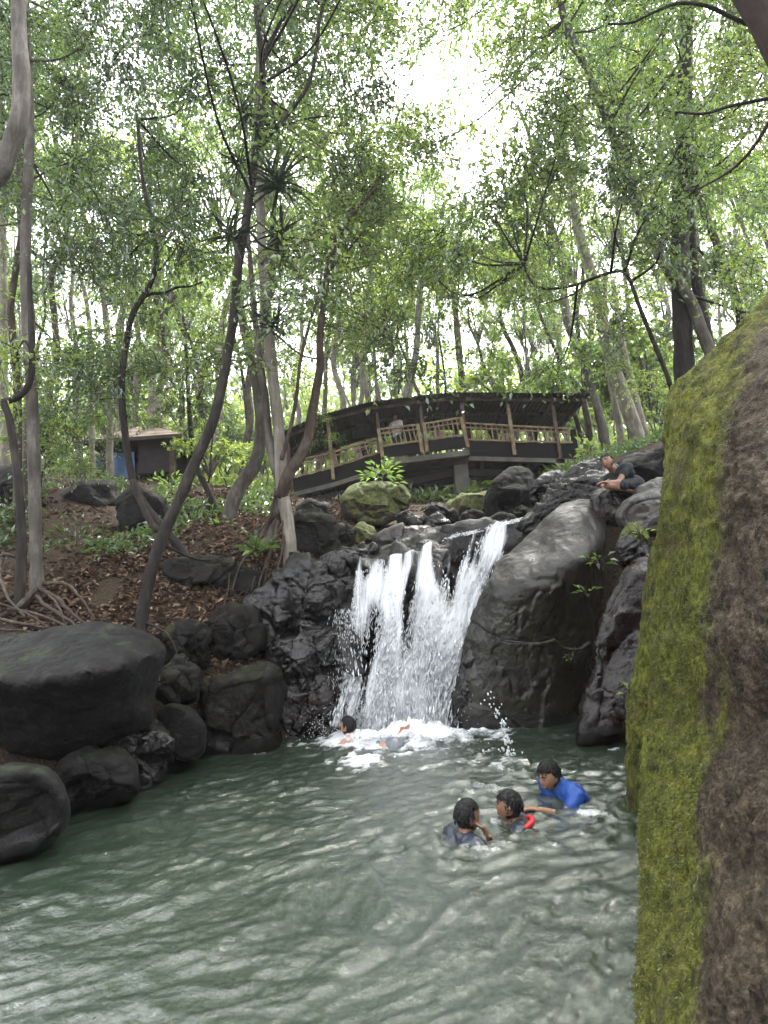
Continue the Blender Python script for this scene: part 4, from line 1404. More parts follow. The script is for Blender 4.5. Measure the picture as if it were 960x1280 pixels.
for sx in (-1, 1):
    for yy in (yf + .35, yb - .3):
        gx = cx + sx * (hw - .35)
        MB().bar([gx, yy, float(ground(gx, yy)) - .2], [gx, yy, ez], .12, .12).build('post', M['timber'], hut, False)
wz = float(ground(cx, yb)) - .2
MB().box((cx, yb - .3, (wz + ez) / 2), (2 * hw - .7, .08, ez - wz - .06)).build('back_wall', M['hutwall'], hut, False)
MB().box((cx + hw * .35, yf + .42, (wz + ez) / 2), (hw * .75, .06, ez - wz - .06)).build('side_wall', M['hutwall'], hut, False)
tp = []
x0, x1 = cx - hw + .1, cx - .1
xs = np.linspace(x0, x1, 24)
zs = np.linspace(wz - .1, ez - .28, 12)
XX, ZZ = np.meshgrid(xs, zs)
YY = yf + .3 + .05 * np.sin(XX * 9 + ZZ * 2) + .03 * np.sin(XX * 21)
V = np.stack([XX, YY, ZZ], -1).reshape(-1, 3)
i, j = np.meshgrid(np.arange(11), np.arange(23), indexing='ij')
a = i * 24 + j
qd = np.stack([a, a + 1, a + 25, a + 24], -1).reshape(-1, 4)
nV = len(V)
tarp = MB().add(np.concatenate([V, V + [0, .015, 0]]), np.concatenate([qd, qd[:, ::-1] + nV])).build('tarp', M['tarp'], None)
tag(tarp, 'faded blue tarp hanging across the open front of the hut', 'tarp')

# ------------------------------------------------------------------ foliage building blocks (shared meshes)
def leaf_tris(base, dirn, L, W, nrm, droop=.25):
    """folded diamond leaves: base points, directions, lengths, widths -> verts, tris"""
    side = np.cross(dirn, nrm)
    side /= np.linalg.norm(side, axis=1)[:, None] + 1e-9
    n2 = np.cross(side, dirn)
    mid = base + dirn * (L * .45)[:, None]
    tip = base + dirn * L[:, None] - n2 * (L * droop)[:, None] * .5
    fold = n2 * (W * .25)[:, None]
    V = np.stack([base, mid + side * W[:, None] * .5 + fold, tip, mid - side * W[:, None] * .5 + fold], 1)
    k = np.arange(len(base))[:, None, None] * 4
    T = np.array([[0, 1, 2], [0, 2, 3]])[None] + k
    return V.reshape(-1, 3), T.reshape(-1, 3)


def unit(v):
    return v / (np.linalg.norm(v, axis=-1, keepdims=True) + 1e-9)


def clump(r_, ntw, lpt, rad, Lf, asp=.42, flat=.6, hang=.35, thin=.006, mb=None, centre=(0, 0, 0)):
    """twigs fanning out of a centre, each carrying leaves: quads are twigs, tris are leaves"""
    mb = mb or MB()
    centre = np.asarray(centre, float)
    bs, ds, Ls = [], [], []
    for k in range(ntw):
        d = unit(r_.normal(0, 1, 3) * np.array([1, 1, flat]))
        ln = rad * r_.uniform(.55, 1.1)
        s0 = centre + r_.normal(0, rad * .16, 3)
        p1 = s0 + d * ln * .5 + [0, 0, ln * .08]
        p2 = s0 + d * ln + [0, 0, -ln * hang * r_.uniform(.1, 1)]
        path = np.array([s0, p1, p2])
        mb.tube(path, [thin, thin * .7, thin * .35], 3, cap=False)
        f = r_.uniform(.15, 1.03, lpt)
        pos = np.where(f[:, None] < .5, s0 + (p1 - s0) * (f * 2)[:, None], p1 + (p2 - p1) * (f * 2 - 1)[:, None])
        ld = unit(d * .6 + r_.normal(0, .75, (lpt, 3)) + np.array([0, 0, -hang]))
        bs.append(pos + r_.normal(0, rad * .05, (lpt, 3)))
        ds.append(ld)
        Ls.append(Lf * r_.uniform(.6, 1.25, lpt))
    b, d, L = np.concatenate(bs), np.concatenate(ds), np.concatenate(Ls)
    nrm = unit(r_.normal(0, .45, b.shape) + np.array([0, 0, 1.0]))
    mb.add(*((lambda vt: (vt[0], None, vt[1]))(leaf_tris(b, d, L, L * asp * r_.uniform(.8, 1.2, len(L)), nrm))))
    return mb


def two_mat(mb, name, leaf, wood):
    me = mb.mesh(name, leaf, smooth=False)
    me.materials.append(wood)
    nq = sum(len(x) for x in mb.q)
    idx = np.zeros(len(me.polygons), np.int32)
    idx[:nq] = 1
    me.polygons.foreach_set('material_index', idx)
    return me


r5 = np.random.default_rng(21)
CL = {k: [two_mat(clump(r5, 36, 12, .9, Lf, asp, .55, hang), 'leaf_spray', M[mat], M['barkdark']) for _ in range(4)]
      for k, mat, Lf, asp, hang in (('dark', 'leafA', .10, .46, .35), ('mid', 'leafB', .10, .44, .35), ('bright', 'leafC', .105, .46, .3), ('long', 'leafB', .14, .30, .75))}

# tree crowns for the trees farther off: many clumps round a spread of limbs
def crown_mesh(r_, mat, R_, H, nclump, Lf, twigs=17, lpt=11):
    mb = MB()
    for k in range(nclump):
        a = r_.uniform(0, 6.28)
        q = math.sqrt(r_.uniform(.03, 1))
        z = r_.uniform(-.5, .5)
        c = np.array([math.cos(a) * R_ * q, math.sin(a) * R_ * q, z * H * (1.2 - .5 * q)])
        mb.tube(smooth_path([[0, 0, -H * .62], c * np.array([.45, .45, .3]) + [0, 0, -H * .15], c], 3), np.linspace(.05, .012, 7), 4, cap=False)
        clump(r_, twigs, lpt, R_ * .42, Lf, .45, .6, .3, .01, mb, c)
    return two_mat(mb, 'tree_crown', M[mat], M['barkgrey'])


CROWN = [crown_mesh(r5, m_, r5.uniform(1.9, 2.6), r5.uniform(2.6, 4.2), 11, .18) for m_ in ('leafB', 'leafC', 'leafC', 'leafC', 'leafB', 'leafC')]
SAPL = [crown_mesh(r5, m_, 1.0, 1.5, 7, .16, 14, 11) for m_ in ('leafC', 'leafB', 'leafC', 'leafC')]

# ------------------------------------------------------------------ named trees near the pool
TREES = {}


def px_path(pts, Y, k=6):
    """pixel path (u, v[, dY]) -> smooth world path, plus radii from widths in pixels"""
    P = np.array([list(at(p[0], p[1], Y + (p[2] if len(p) > 2 else 0))) for p in pts])
    return smooth_path(P, k)


def tree(key, label, pts, Y, w0, w1, bark, name='tree', flare=1.0, sink=True, group=None, n_=10, lump=.16, flute=.0):
    P = px_path(pts, Y)
    gz = float(ground(P[0, 0], P[0, 1]))
    if sink and P[0, 2] > gz - .15:
        P = np.vstack([[P[0, 0], P[0, 1], min(gz, P[0, 2]) - .25], P])
    L = np.concatenate([[0], np.cumsum(np.linalg.norm(np.diff(P, axis=0), axis=1))])
    f = L / L[-1]
    rr_ = (w0 + (w1 - w0) * f) / 2 * Y / F
    if flare > 1:
        rr_ = rr_ * (1 + (flare - 1) * np.exp(-L / .28))
    t = thing(name, label, 'tree', P[0], group)
    MB().tube(P, rr_, n_, lump, len(TREES) + 3, True, flute).build('trunk', M[bark], t)
    TREES[key] = dict(o=t, P=P, r=rr_, Y=Y, bark=bark)
    return t


def limb(key, pts, Y, w0, w1, name='limb', bark=None):
    T_ = TREES[key]
    P = px_path(pts, Y)
    f = np.linspace(0, 1, len(P))
    return MB().tube(P, (w0 + (w1 - w0) * f) / 2 * Y / F, 7, .14, 5).build(name, M[bark or T_['bark']], T_['o'])


def roots(key, specs, r0=.05, bark=None):
    """surface roots: each spec is a pixel polyline with distances, laid on or just above the ground"""
    T_ = TREES[key]
    for k, (pts, a, b) in enumerate(specs):
        P = np.array([list(at(u, v, Y)) for u, v, Y in pts])
        P = smooth_path(P, 6)
        P = P + .02 * np.stack([fbm(P * 5, 2, k), fbm(P * 5, 2, k + 9), fbm(P * 5, 2, k + 19)], 1)
        P[:, 2] -= .012
        MB().tube(P, np.linspace(a, b, len(P)) * .66, 7, .35, k).build('root', M[bark or T_['bark']], T_['o'])


tree('A', 'tall grey brown tree with flared roots standing above the flat topped boulder',
     [(48, 748), (45, 700), (44, 640), (42, 560), (40, 500), (36, 440), (33, 380), (32, 300), (35, 220), (37, 150), (34, 60), (30, -40), (26, -200)], 7.0, 15, 9, 'barkgrey', flare=1.7, flute=.12, n_=14)
roots('A', [([(48, 735, 6.95), (70, 745, 6.7), (90, 765, 6.4), (112, 782, 6.1)], .05, .018), ([(44, 735, 6.9), (30, 750, 6.5), (10, 765, 6.2), (-20, 778, 6.0)], .06, .03),
            ([(52, 728, 7.0), (80, 728, 6.9), (100, 745, 6.6), (118, 775, 6.2)], .045, .015), ([(40, 740, 6.9), (60, 757, 6.4), (85, 772, 6.15), (100, 785, 6.0)], .04, .018),
            ([(20, 742, 6.7), (0, 748, 6.4), (-30, 756, 6.2)], .05, .03), ([(10, 760, 6.2), (40, 764, 6.1), (75, 776, 6.0), (95, 790, 5.9)], .03, .015), ([(-20, 770, 6.0), (20, 776, 5.95), (60, 783, 5.9)], .035, .016),
            ([(5, 690, 6.9), (0, 720, 6.5), (10, 745, 6.3), (30, 770, 6.0)], .035, .02), ([(-10, 700, 6.8), (10, 692, 6.8), (30, 700, 6.9), (42, 715, 7.0)], .03, .03),
            ([(-20, 752, 6.1), (10, 756, 6.1), (45, 770, 6.05), (70, 790, 5.9)], .022, .012), ([(-20, 784, 5.9), (15, 786, 5.85), (45, 789, 5.8)], .025, .012),
            ([(60, 742, 6.8), (75, 760, 6.4), (80, 778, 6.1)], .026, .01)], bark='barkbrown')
tree('A2', 'slim reddish tree leaning against the tall grey brown tree', [(22, 640), (22, 590), (22, 540), (21, 480), (16, 420), (14, 380), (21, 330), (27, 290), (30, 230), (26, 120), (20, 0)], 9.0, 11, 6, 'barkbrown')
tree('A3', 'slender pale tree behind the tall grey brown tree', [(30, 610), (33, 540), (37, 470), (40, 400), (30, 330), (24, 250), (24, 150), (20, 20)], 9.5, 10, 6, 'barkgrey')
tree('B', 'thick mottled tree curving into the frame at the upper left corner',
     [(-150, 900), (-140, 720), (-110, 500), (-70, 330), (-30, 250), (0, 214), (14, 182), (24, 150), (27, 100), (24, 40), (22, -60), (18, -200)], 5.2, 32, 18, 'barkgrey', n_=14)
tree('C', 'thin black stem bent sharply back to the tall tree', [(24, 750), (27, 700), (26, 640), (20, 580), (12, 525), (5, 503), (14, 500), (28, 492), (38, 475), (40, 440), (38, 390), (36, 330)], 6.5, 13, 6, 'barkdark')
tree('D', 'straight pale tree at the very left edge', [(8, 640), (6, 560), (5, 450), (4, 300), (3, 220), (2, 60)], 12, 11, 7, 'barkpale')
tree('E', 'dark leaning tree curving up from the bank over the pool', [(176, 786), (180, 758), (190, 710), (205, 665), (226, 620), (245, 575), (265, 530), (278, 480), (288, 420), (292, 397), (297, 340), (305, 290), (313, 240), (320, 190), (327, 130), (328, 80), (322, 20), (315, -70)], 6.7, 15.5, 8.5, 'barkdark', flare=1.5, n_=12, lump=.22)
limb('E', [(312, 235), (322, 190), (345, 160), (370, 130), (388, 100), (396, 60), (402, 15), (420, -40)], 6.7, 7, 4)
limb('E', [(328, 70), (342, 45), (352, 25), (372, 0), (400, -40)], 6.7, 7, 4)
limb('E', [(330, 155), (360, 155), (385, 148), (410, 145)], 6.7, 4, 2)
limb('E', [(205, 665), (190, 655), (175, 625), (165, 600)], 6.7, 9, 8)
roots('E', [([(178, 775, 6.7), (200, 785, 6.6), (215, 800, 6.5), (225, 830, 6.4)], .03, .01), ([(178, 770, 6.7), (165, 780, 6.6), (150, 785, 6.4)], .04, .015),
            ([(205, 680, 7.2), (235, 695, 7.6), (262, 700, 7.7), (290, 690, 7.8)], .035, .012)])
tree('F', 'forked dark sapling below the hut with one branch reaching sideways', [(240, 705), (222, 680), (200, 655), (180, 630), (166, 600), (156, 540), (152, 480), (158, 430), (165, 395), (178, 372), (190, 350), (196, 320), (190, 280), (178, 220), (172, 150)], 8.0, 11, 5, 'barkdark')
limb('F', [(178, 372), (190, 367), (205, 366), (222, 359), (238, 358), (254, 352)], 8.0, 5, 2)
tree('G', 'pale straight tree with light bark behind the forked sapling', [(138, 600), (137, 560), (138, 500), (135, 430), (128, 360), (118, 300), (105, 270), (98, 200), (95, 100)], 13, 9, 6, 'barkpale')
tree('G2', 'second pale tree left of the light barked one, leaning away', [(116, 600), (114, 520), (113, 440), (110, 390), (100, 345), (75, 300), (55, 240)], 13.5, 8, 4, 'barkpale')
tree('H', 'twisted tree with fluted roots hanging over the rock beside the waterfall', [(363, 715), (362, 690), (360, 655), (352, 610), (350, 560), (344, 500), (338, 440), (332, 380), (328, 320), (325, 250), (322, 180), (324, 80), (326, -40)], 8.0, 16, 9, 'barkpale', flare=1.35, flute=.15, n_=14)
limb('H', [(332, 690), (345, 640), (350, 605), (338, 560), (332, 500), (325, 450), (318, 390), (313, 330), (306, 250)], 8.1, 15, 6, bark='barkgrey')
limb('H', [(351, 622, .1), (360, 594), (374, 572), (385, 550), (390, 520), (395, 490), (400, 460), (400, 420), (405, 380), (411, 330), (425, 290), (445, 262), (470, 235)], 7.9, 17, 5, bark='barkbrown')
limb('H', [(352, 575), (362, 540), (370, 500), (376, 450), (388, 400), (398, 370), (402, 340)], 7.8, 6, 3, bark='barkbrown')
limb('H', [(410, 340), (430, 318), (455, 290), (480, 270)], 7.9, 4, 2, bark='barkbrown')
limb('H', [(326, 330), (338, 310), (356, 270), (372, 230)], 7.9, 4, 2)
roots('H', [([(358, 660, 8.0), (352, 690, 7.8), (345, 715, 7.7), (340, 745, 7.6)], .03, .012), ([(362, 690, 7.9), (366, 715, 7.7), (368, 735, 7.6), (362, 760, 7.5)], .03, .01),
            ([(345, 640, 8.0), (325, 665, 8.0), (305, 685, 7.9), (285, 695, 7.8)], .05, .02), ([(340, 640, 8.0), (320, 680, 7.9), (300, 705, 7.7), (290, 740, 7.6)], .045, .012),
            ([(348, 650, 7.95), (338, 690, 7.8), (325, 725, 7.6), (318, 770, 7.4)], .035, .01), ([(364, 700, 7.9), (375, 715, 7.7), (385, 735, 7.5)], .025, .008),
            ([(355, 650, 7.95), (343, 675, 7.9), (336, 700, 7.8), (330, 730, 7.6)], .03, .012), ([(345, 610, 8.0), (335, 650, 7.95), (312, 670, 7.95), (270, 690, 7.9)], .035, .012),
            ([(290, 700, 7.75), (285, 740, 7.55), (270, 775, 7.3), (262, 800, 7.1)], .018, .006), ([(318, 720, 7.6), (310, 770, 7.4), (300, 810, 7.2)], .016, .005), ([(340, 730, 7.6), (338, 770, 7.4), (330, 800, 7.2)], .014, .005)], bark='barkbrown')
tree('I', 'crooked mossy trunk leaning behind the twisted tree', [(285, 668), (286, 645), (298, 612), (318, 582), (326, 545), (324, 500), (312, 440), (300, 380), (296, 300)], 10, 20, 8, 'barkgrey')
tree('J', 'short dark bent trunk right of the leaning dark tree', [(276, 665), (270, 640), (260, 612), (247, 588), (240, 560), (236, 500), (232, 430)], 10.5, 10, 4, 'barkdark')
tree('K', 'dark upright tree rising behind the mossy boulder', [(858, 520), (856, 470), (853, 400), (850, 330), (851, 260), (854, 200), (856, 120), (858, 20), (860, -100)], 8.0, 28, 16, 'barkdark', n_=12)
tree('L', 'long grey tree leaning across in front of the dark upright tree', [(900, 470), (880, 420), (866, 382), (852, 357), (835, 337), (815, 300), (795, 250), (775, 192), (755, 142), (735, 92), (710, 32), (695, -20), (680, -100)], 7.8, 17, 7.5, 'barkgrey')
limb('L', [(735, 92), (752, 70), (768, 58), (800, 65)], 7.8, 3, 1.5)
limb('L', [(700, 10), (706, 40), (722, 62), (740, 72)], 7.8, 5, 3)
tree('M', 'dark sloping trunk close behind the long grey tree', [(892, 460), (880, 405), (870, 350), (864, 300), (862, 240), (866, 150)], 8.5, 18, 9, 'barkdark')
tree('N', 'pale brown tree leaning left above the mossy boulder crest', [(930, 420), (914, 352), (896, 305), (878, 260), (862, 215), (845, 160), (830, 90)], 10, 13, 7, 'barkbrown')
tree('O', 'thin dark arching sapling with a long sideways branch', [(848, 520), (836, 475), (818, 430), (800, 385), (786, 348), (775, 339), (750, 345), (722, 355), (700, 360), (675, 360), (662, 348), (655, 330)], 7.5, 8, 3, 'barkdark')
limb('O', [(786, 348), (782, 330), (770, 300), (765, 270)], 7.5, 4, 2)
limb('O', [(735, 350), (720, 366), (700, 374), (680, 380)], 7.5, 3, 1.5)
tree('P', 'stout pale tree leaning behind the sitting man', [(815, 600), (797, 545), (781, 500), (765, 450), (752, 400), (741, 350), (729, 310), (715, 250), (705, 180)], 14, 20, 10, 'barkpale')
tree('P2', 'thin pale tree left of the stout pale tree', [(782, 600), (774, 530), (762, 470), (757, 410), (756, 340)], 14.5, 10, 5, 'barkpale')
tree('P3', 'pale tree right of the stout pale tree', [(818, 600), (803, 530), (790, 480), (776, 420), (766, 350)], 15.5, 11, 6, 'barkpale')
tree('R', 'thin dark crooked tree behind the end of the bridge', [(735, 580), (716, 510), (704, 480), (697, 445), (684, 415), (672, 380), (668, 330)], 19.5, 6, 3, 'barkdark')
tree('S', 'made up maroon trunk standing in for a finger at the upper right corner', [(1360, 640), (1260, 480), (1150, 310), (1050, 140), (968, -2), (900, -110), (850, -200)], 3.6, 105, 74, 'standin_maroon', n_=16, lump=.06)  # added trunk shape, stands in for a finger over the lens corner
limb('S', [(965, 20), (940, 30), (915, 22), (885, 8), (850, 4), (820, 14), (790, 28), (760, 30)], 3.9, 7, 3, bark='barkdark')
limb('S', [(990, 118), (955, 124), (915, 132), (880, 142), (845, 140)], 4.2, 6, 3, bark='barkdark')
tree('Q', 'grey tree trunk standing under the bridge beside its pier', [(535, 650), (528, 620), (520, 590), (514, 560), (510, 500), (520, 440), (524, 380), (530, 310)], 19, 12, 7, 'barkgrey')
tree('Q2', 'brown trunk behind the round black boulder under the bridge', [(612, 640), (604, 610), (596, 585), (585, 540), (578, 480), (572, 420), (566, 345)], 19.5, 12, 7, 'barkbrown')

# ------------------------------------------------------------------ leaf sprays on those trees, thick where the photo's canopy is thick
_du = [-60, 40, 120, 200, 280, 320, 400, 480, 560, 600, 660, 720, 800, 880, 940, 1020]
_dv = [-60, 30, 90, 150, 210, 270, 330, 390, 450]
_dm = np.array([[3, 3, 2.5, 2.8, 2.2, 3, 2.9, 2.7, 2.3, 1.0, 2.3, 2.6, 3, 3, 2, 2],
    [3, 3, 2.3, 3, 1.6, 3, 2.9, 2.7, 2.3, 0.8, 2.3, 2.6, 3, 3, 2, 2],
    [3, 3, 2.4, 3, 3, 3, 2.9, 2.7, 2.3, 0.44999999999999996, 2.3, 2.5, 3, 3, 2, 2],
    [3, 3, 3, 2.4, 3, 3, 2.9, 2.7, 2.3, 0.5, 2.3, 3, 3, 3, 1.6, 2],
    [3, 3, 3, 1.6, 2.4, 2.6, 2.9, 2.7, 2.3, 0.7, 2.3, 2.5, 3, 2.4, 1.6, 2],
    [2, 1.4, 2, 3, 1.9, 2, 3, 2.7, 2.3, 1.0, 2.3, 2.4, 2.4, 2, 2, 2],
    [1, 0.8, 1.3, 2.6, 1.6, 1.6, 2.9, 3.0, 2.1, 0.8, 1.9000000000000001, 1.6, 1.3, 1.2, 2, 2],
    [1, 1, 1.4, 1.6, 1.2, 1.2, 1.9000000000000001, 1.5, 1.1, 0.6, 1.3, 0.8, 0.7, 0.8, 1.5, 1.5],
    [0.8, 1.2, 1.8, 1.6, 0.9, 0.6, 0.8, 0.8, 0.6, 0.3, 0.6, 0.3, 0.3, 0.3, 0.8, 1]])
keys = [k for k in TREES if k not in ('Q', 'Q2', 'R', 'D')]
nspray = 0
cell_u, cell_v = 62, 52
for v in np.arange(-75 - 8 * cell_v, 470, cell_v):
    for u in np.arange(-70, 1040, cell_u):
        iu = np.interp(u, _du, np.arange(len(_du)))
        iv = np.interp(max(v, -60), _dv, np.arange(len(_dv)))
        a0, b0 = int(iv), int(iu)
        a1, b1 = min(a0 + 1, len(_dv) - 1), min(b0 + 1, len(_du) - 1)
        fa, fb = iv - a0, iu - b0
        dns = (_dm[a0, b0] * (1 - fb) + _dm[a0, b1] * fb) * (1 - fa) + (_dm[a1, b0] * (1 - fb) + _dm[a1, b1] * fb) * fa
        over = v < -80            # unseen canopy added overhead, density set to curb sky glare on the water
        if over:
            dns = 1.6 if v > -330 else 1.0
        k = int(dns * (.62 if over else .80) + r5.uniform(0, 1))
        for _ in range(k):
            uu, vv = u + r5.uniform(-.6, .6) * cell_u, v + r5.uniform(-.6, .6) * cell_v
            if ((uu - 597) / 32) ** 2 + ((vv - 115) / 105) ** 2 < 1 and not over:
                continue
            Yc = r5.uniform(6.3, 12.5) if not over else r5.uniform(3.5, 7.5)
            if uu > 840 and vv < 260 and r5.uniform() < .25:
                Yc = r5.uniform(4.6, 6)
            P = at(uu, vv, Yc)
            best, bd = None, 1e9
            for kk in keys:
                T_ = TREES[kk]
                top = T_['P'][len(T_['P']) // 3:]
                dd = np.linalg.norm((top - P) * np.array([1, .8, .7]), axis=1)
                if dd.min() < bd:
                    bd, best, bi = dd.min(), kk, top[int(dd.argmin())]
            T_ = TREES[best]
            right = uu > 380
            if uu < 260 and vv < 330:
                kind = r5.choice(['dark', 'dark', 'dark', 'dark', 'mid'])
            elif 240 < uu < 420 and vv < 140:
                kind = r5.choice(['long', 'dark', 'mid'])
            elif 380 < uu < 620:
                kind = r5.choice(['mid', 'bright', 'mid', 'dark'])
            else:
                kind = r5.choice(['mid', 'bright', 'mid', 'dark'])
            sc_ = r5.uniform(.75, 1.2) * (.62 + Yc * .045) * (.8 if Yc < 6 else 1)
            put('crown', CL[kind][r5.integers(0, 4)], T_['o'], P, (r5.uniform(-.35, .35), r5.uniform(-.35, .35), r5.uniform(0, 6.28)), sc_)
            nspray += 1
            if bd < 3.2 and r5.uniform() < .55:
                md = (P + bi) / 2 + r5.normal(0, .15, 3) + [0, 0, -.12 * bd]
                pp = smooth_path([bi, md, P], 5)
                MB().tube(pp, np.linspace(.022, .007, len(pp)), 5, .1, 3, False).build('limb', M[T_['bark']], T_['o'])
print('sprays', nspray)
# a few lower leafy sprays set by eye
for kk, u, v, Y, kind, sc_ in (('F', 150, 470, 8.2, 'dark', .8), ('F', 190, 455, 8.4, 'mid', .8), ('F', 120, 490, 8.6, 'dark', .8), ('F', 215, 480, 8.8, 'mid', .75), ('F', 90, 455, 9, 'mid', .8), ('F', 245, 500, 9, 'dark', .7), ('H', 470, 235, 8.2, 'mid', .9), ('H', 440, 262, 8.0, 'bright', .7), ('H', 478, 268, 8.0, 'mid', .7), ('H', 510, 300, 9, 'bright', .9), ('H', 540, 330, 9.5, 'mid', .9), ('H', 500, 350, 9.5, 'bright', .9), ('H', 450, 320, 9, 'mid', .8), ('E', 400, 10, 7, 'mid', .8), ('E', 400, -30, 7, 'mid', .8),
                           ('F', 235, 450, 9, 'mid', .8), ('C', 70, 520, 8, 'dark', .7), ('F', 118, 520, 9, 'mid', .5), ('F', 172, 522, 10, 'mid', .42), ('F', 205, 512, 10, 'dark', .45), ('C', 60, 500, 9, 'mid', .7), ('A2', 40, 470, 9.5, 'mid', .7), ('F', 110, 470, 9, 'dark', .75), ('F', 140, 545, 9.5, 'dark', .42), ('F', 150, 505, 9, 'mid', .5), ('C', 80, 560, 8.5, 'mid', .7), ('A2', 95, 580, 9, 'bright', .6), ('H', 400, 520, 9, 'bright', .35), ('H', 415, 548, 8.6, 'bright', .22), ('H', 385, 555, 8.6, 'mid', .22),
                           ('O', 690, 372, 7.6, 'bright', .5), ('O', 650, 340, 7.6, 'bright', .55), ('O', 740, 370, 8, 'bright', .45), ('P', 770, 455, 12, 'bright', .7), ('P', 800, 480, 12.5, 'bright', .7), ('P3', 830, 460, 12, 'bright', .7), ('S', 920, 80, 4.4, 'bright', .55), ('S', 950, 95, 4.6, 'bright', .6), ('S', 940, 150, 4.6, 'bright', .5), ('S', 860, 20, 4.6, 'mid', .55), ('S', 800, 20, 4.6, 'mid', .5)):
    put('crown', CL[kind][r5.integers(0, 4)], TREES[kk]['o'], at(u, v, Y), (0, 0, r5.uniform(0, 6.28)), sc_)

# ------------------------------------------------------------------ spiky epiphytes on the leaning tree and the twisted tree
fr_ = MB()
pth = np.linspace(0, 1, 7)
cz = np.stack([0 * pth, pth, .12 * pth - .42 * pth ** 2], 1)
wd_ = .030 * np.sin(np.clip(pth * 2.6 + .5, 0, np.pi)) * (1 - pth ** 3) + .002
V = np.concatenate([cz + np.stack([-wd_, 0 * wd_, .35 * wd_], 1), cz, cz + np.stack([wd_, 0 * wd_, .35 * wd_], 1)])
i = np.arange(6)
FROND = MB().add(V, np.concatenate([np.stack([i, i + 7, i + 8, i + 1], 1), np.stack([i + 7, i + 14, i + 15, i + 8], 1)])).mesh('frond_leaf', M['frond'], smooth=True)
for u, v, Y, ln, nf_, lab in ((348, 232, 6.5, .55, 64, 'large spiky epiphyte fanning out right of the leaning trunk'), (297, 205, 6.5, .36, 34, 'upper spiky epiphyte left of the leaning trunk, next to pale limbs'),
                              (288, 296, 6.5, .42, 40, 'spiky epiphyte low on the left of the leaning trunk'), (340, 408, 7.4, .46, 44, 'lowest spiky epiphyte, on the twisted trunk just above the bridge roof line'), (352, 296, 7.0, .48, 44, 'drooping spiky epiphyte below the large one on the twisted trunk'), (302, 140, 6.5, .34, 30, 'topmost spiky epiphyte beside the leaning trunk')):
    c = at(u, v, Y)
    ep = thing('epiphyte_plant', lab, 'plant', c, 'spiky epiphytes on the trunks')
    for k in range(nf_):
        put('leaf', FROND, ep, c + r5.normal(0, .03, 3), (r5.normal(.25, .55), r5.normal(0, .3), r5.uniform(0, 6.28)), ln * 1.08 * r5.uniform(.7, 1.15))

for kk in ('Q', 'Q2', 'R', 'D'):
    put('crown', CROWN[{'Q': 0, 'Q2': 3, 'R': 1, 'D': 4}[kk]], TREES[kk]['o'], TREES[kk]['P'][-1] + [0, 0, .6], (0, 0, 1.0), .95)

# ------------------------------------------------------------------ forest behind: shared trunk and crown meshes
def trunk_mesh(r_, H, r0, bark):
    P = [np.array([0, 0, -.4])]
    dx, dy = r_.normal(0, .10), r_.normal(0, .08)
    for k in range(1, 9):
        P.append(np.array([dx * H * k / 8 + r_.normal(0, .10), dy * H * k / 8 + r_.normal(0, .10), H * k / 8]))
    P = smooth_path(P, 4)
    mb = MB().tube(P, np.linspace(r0, r0 * .35, len(P)), 8, .14, int(r_.integers(1, 99)), False)
    return mb.mesh('tree_trunk', M[bark]), P


TR = []
for k in range(8):
    H = r5.uniform(8.5, 15)
    me, P = trunk_mesh(r5, H, r5.uniform(.07, .17), ['barkpale', 'barkgrey', 'barkpale', 'barkbrown', 'barkpale', 'barkgrey', 'barkpale', 'barkdark'][k])
    TR.append((me, P, H))
labels = ['slender pale forest tree among many standing behind the covered bridge', 'slender forest tree among many on the slope left of the covered bridge', 'slender pale forest tree among many on the slope right of the covered bridge']
protos = {}
r6 = np.random.default_rng(5)
cnt = 0
spots = []
while len(spots) < 92:
    y = 18 + 38 * r6.uniform() ** 1.25
    x = r6.uniform(-.82, .82) * y + 1.2
    if y < 21 and -6.5 < x < 8.5:
        continue
    if any((x - a) ** 2 + (y - b) ** 2 < 1.4 for a, b in spots):
        continue
    spots.append((x, y))
for u in (60, 100, 240, 262, 300, 320, 440, 470, 560, 640, 660, 760, 800, 250, 210):   # slim trunks just behind the slope
    y = r6.uniform(15.5, 20) if u < 340 or u > 740 else r6.uniform(20, 26)
    spots.append((float(at(u, 560, y)[0]), y))
for x, y in spots:
    k = int(r6.integers(0, 8))
    me, P, H = TR[k]
    z = float(ground(x, y))
    g_ = 0 if -4 < x * 16 / y < 6 else (1 if x < 0 else 2)
    lb = ('slim' if P[0, 2] * 0 + H < 11.5 else 'tall') + ' ' + ['pale', 'grey', 'pale', 'brown', 'pale', 'grey', 'pale', 'dark'][k] + ' barked tree ' + ('just beyond' if y < 27 else 'deep in the forest beyond' if y < 40 else 'far off beyond') + ' ' + ['the covered bridge', 'the hut on the slope', 'the rocks where the man sits'][g_]
    t = thing('tree', lb, 'tree', (x, y, z), 'forest trees behind the bridge')
    rz = r6.uniform(0, 6.28)
    s_ = r6.uniform(.8, 1.25)
    t.rotation_euler = (0, 0, rz)
    t.scale = (s_,) * 3
    o = bpy.data.objects.new('trunk', me)
    COL.objects.link(o)
    o.parent = t
    for q in range(2 if k % 3 else 1):
        c = bpy.data.objects.new('crown', CROWN[int(r6.integers(0, 6))])
        COL.objects.link(c)
        c.parent = t
        f = [len(P) - 2, int(len(P) * .62), int(len(P) * .36)][q]
        c.location = P[f] + np.array([r6.normal(0, .3), r6.normal(0, .3), .3])
        c.rotation_euler = (0, 0, r6.uniform(0, 6.28))
        e = r6.uniform(.75, 1.15) * (1, .75, .55)[q]
        c.scale = (e, e, e)

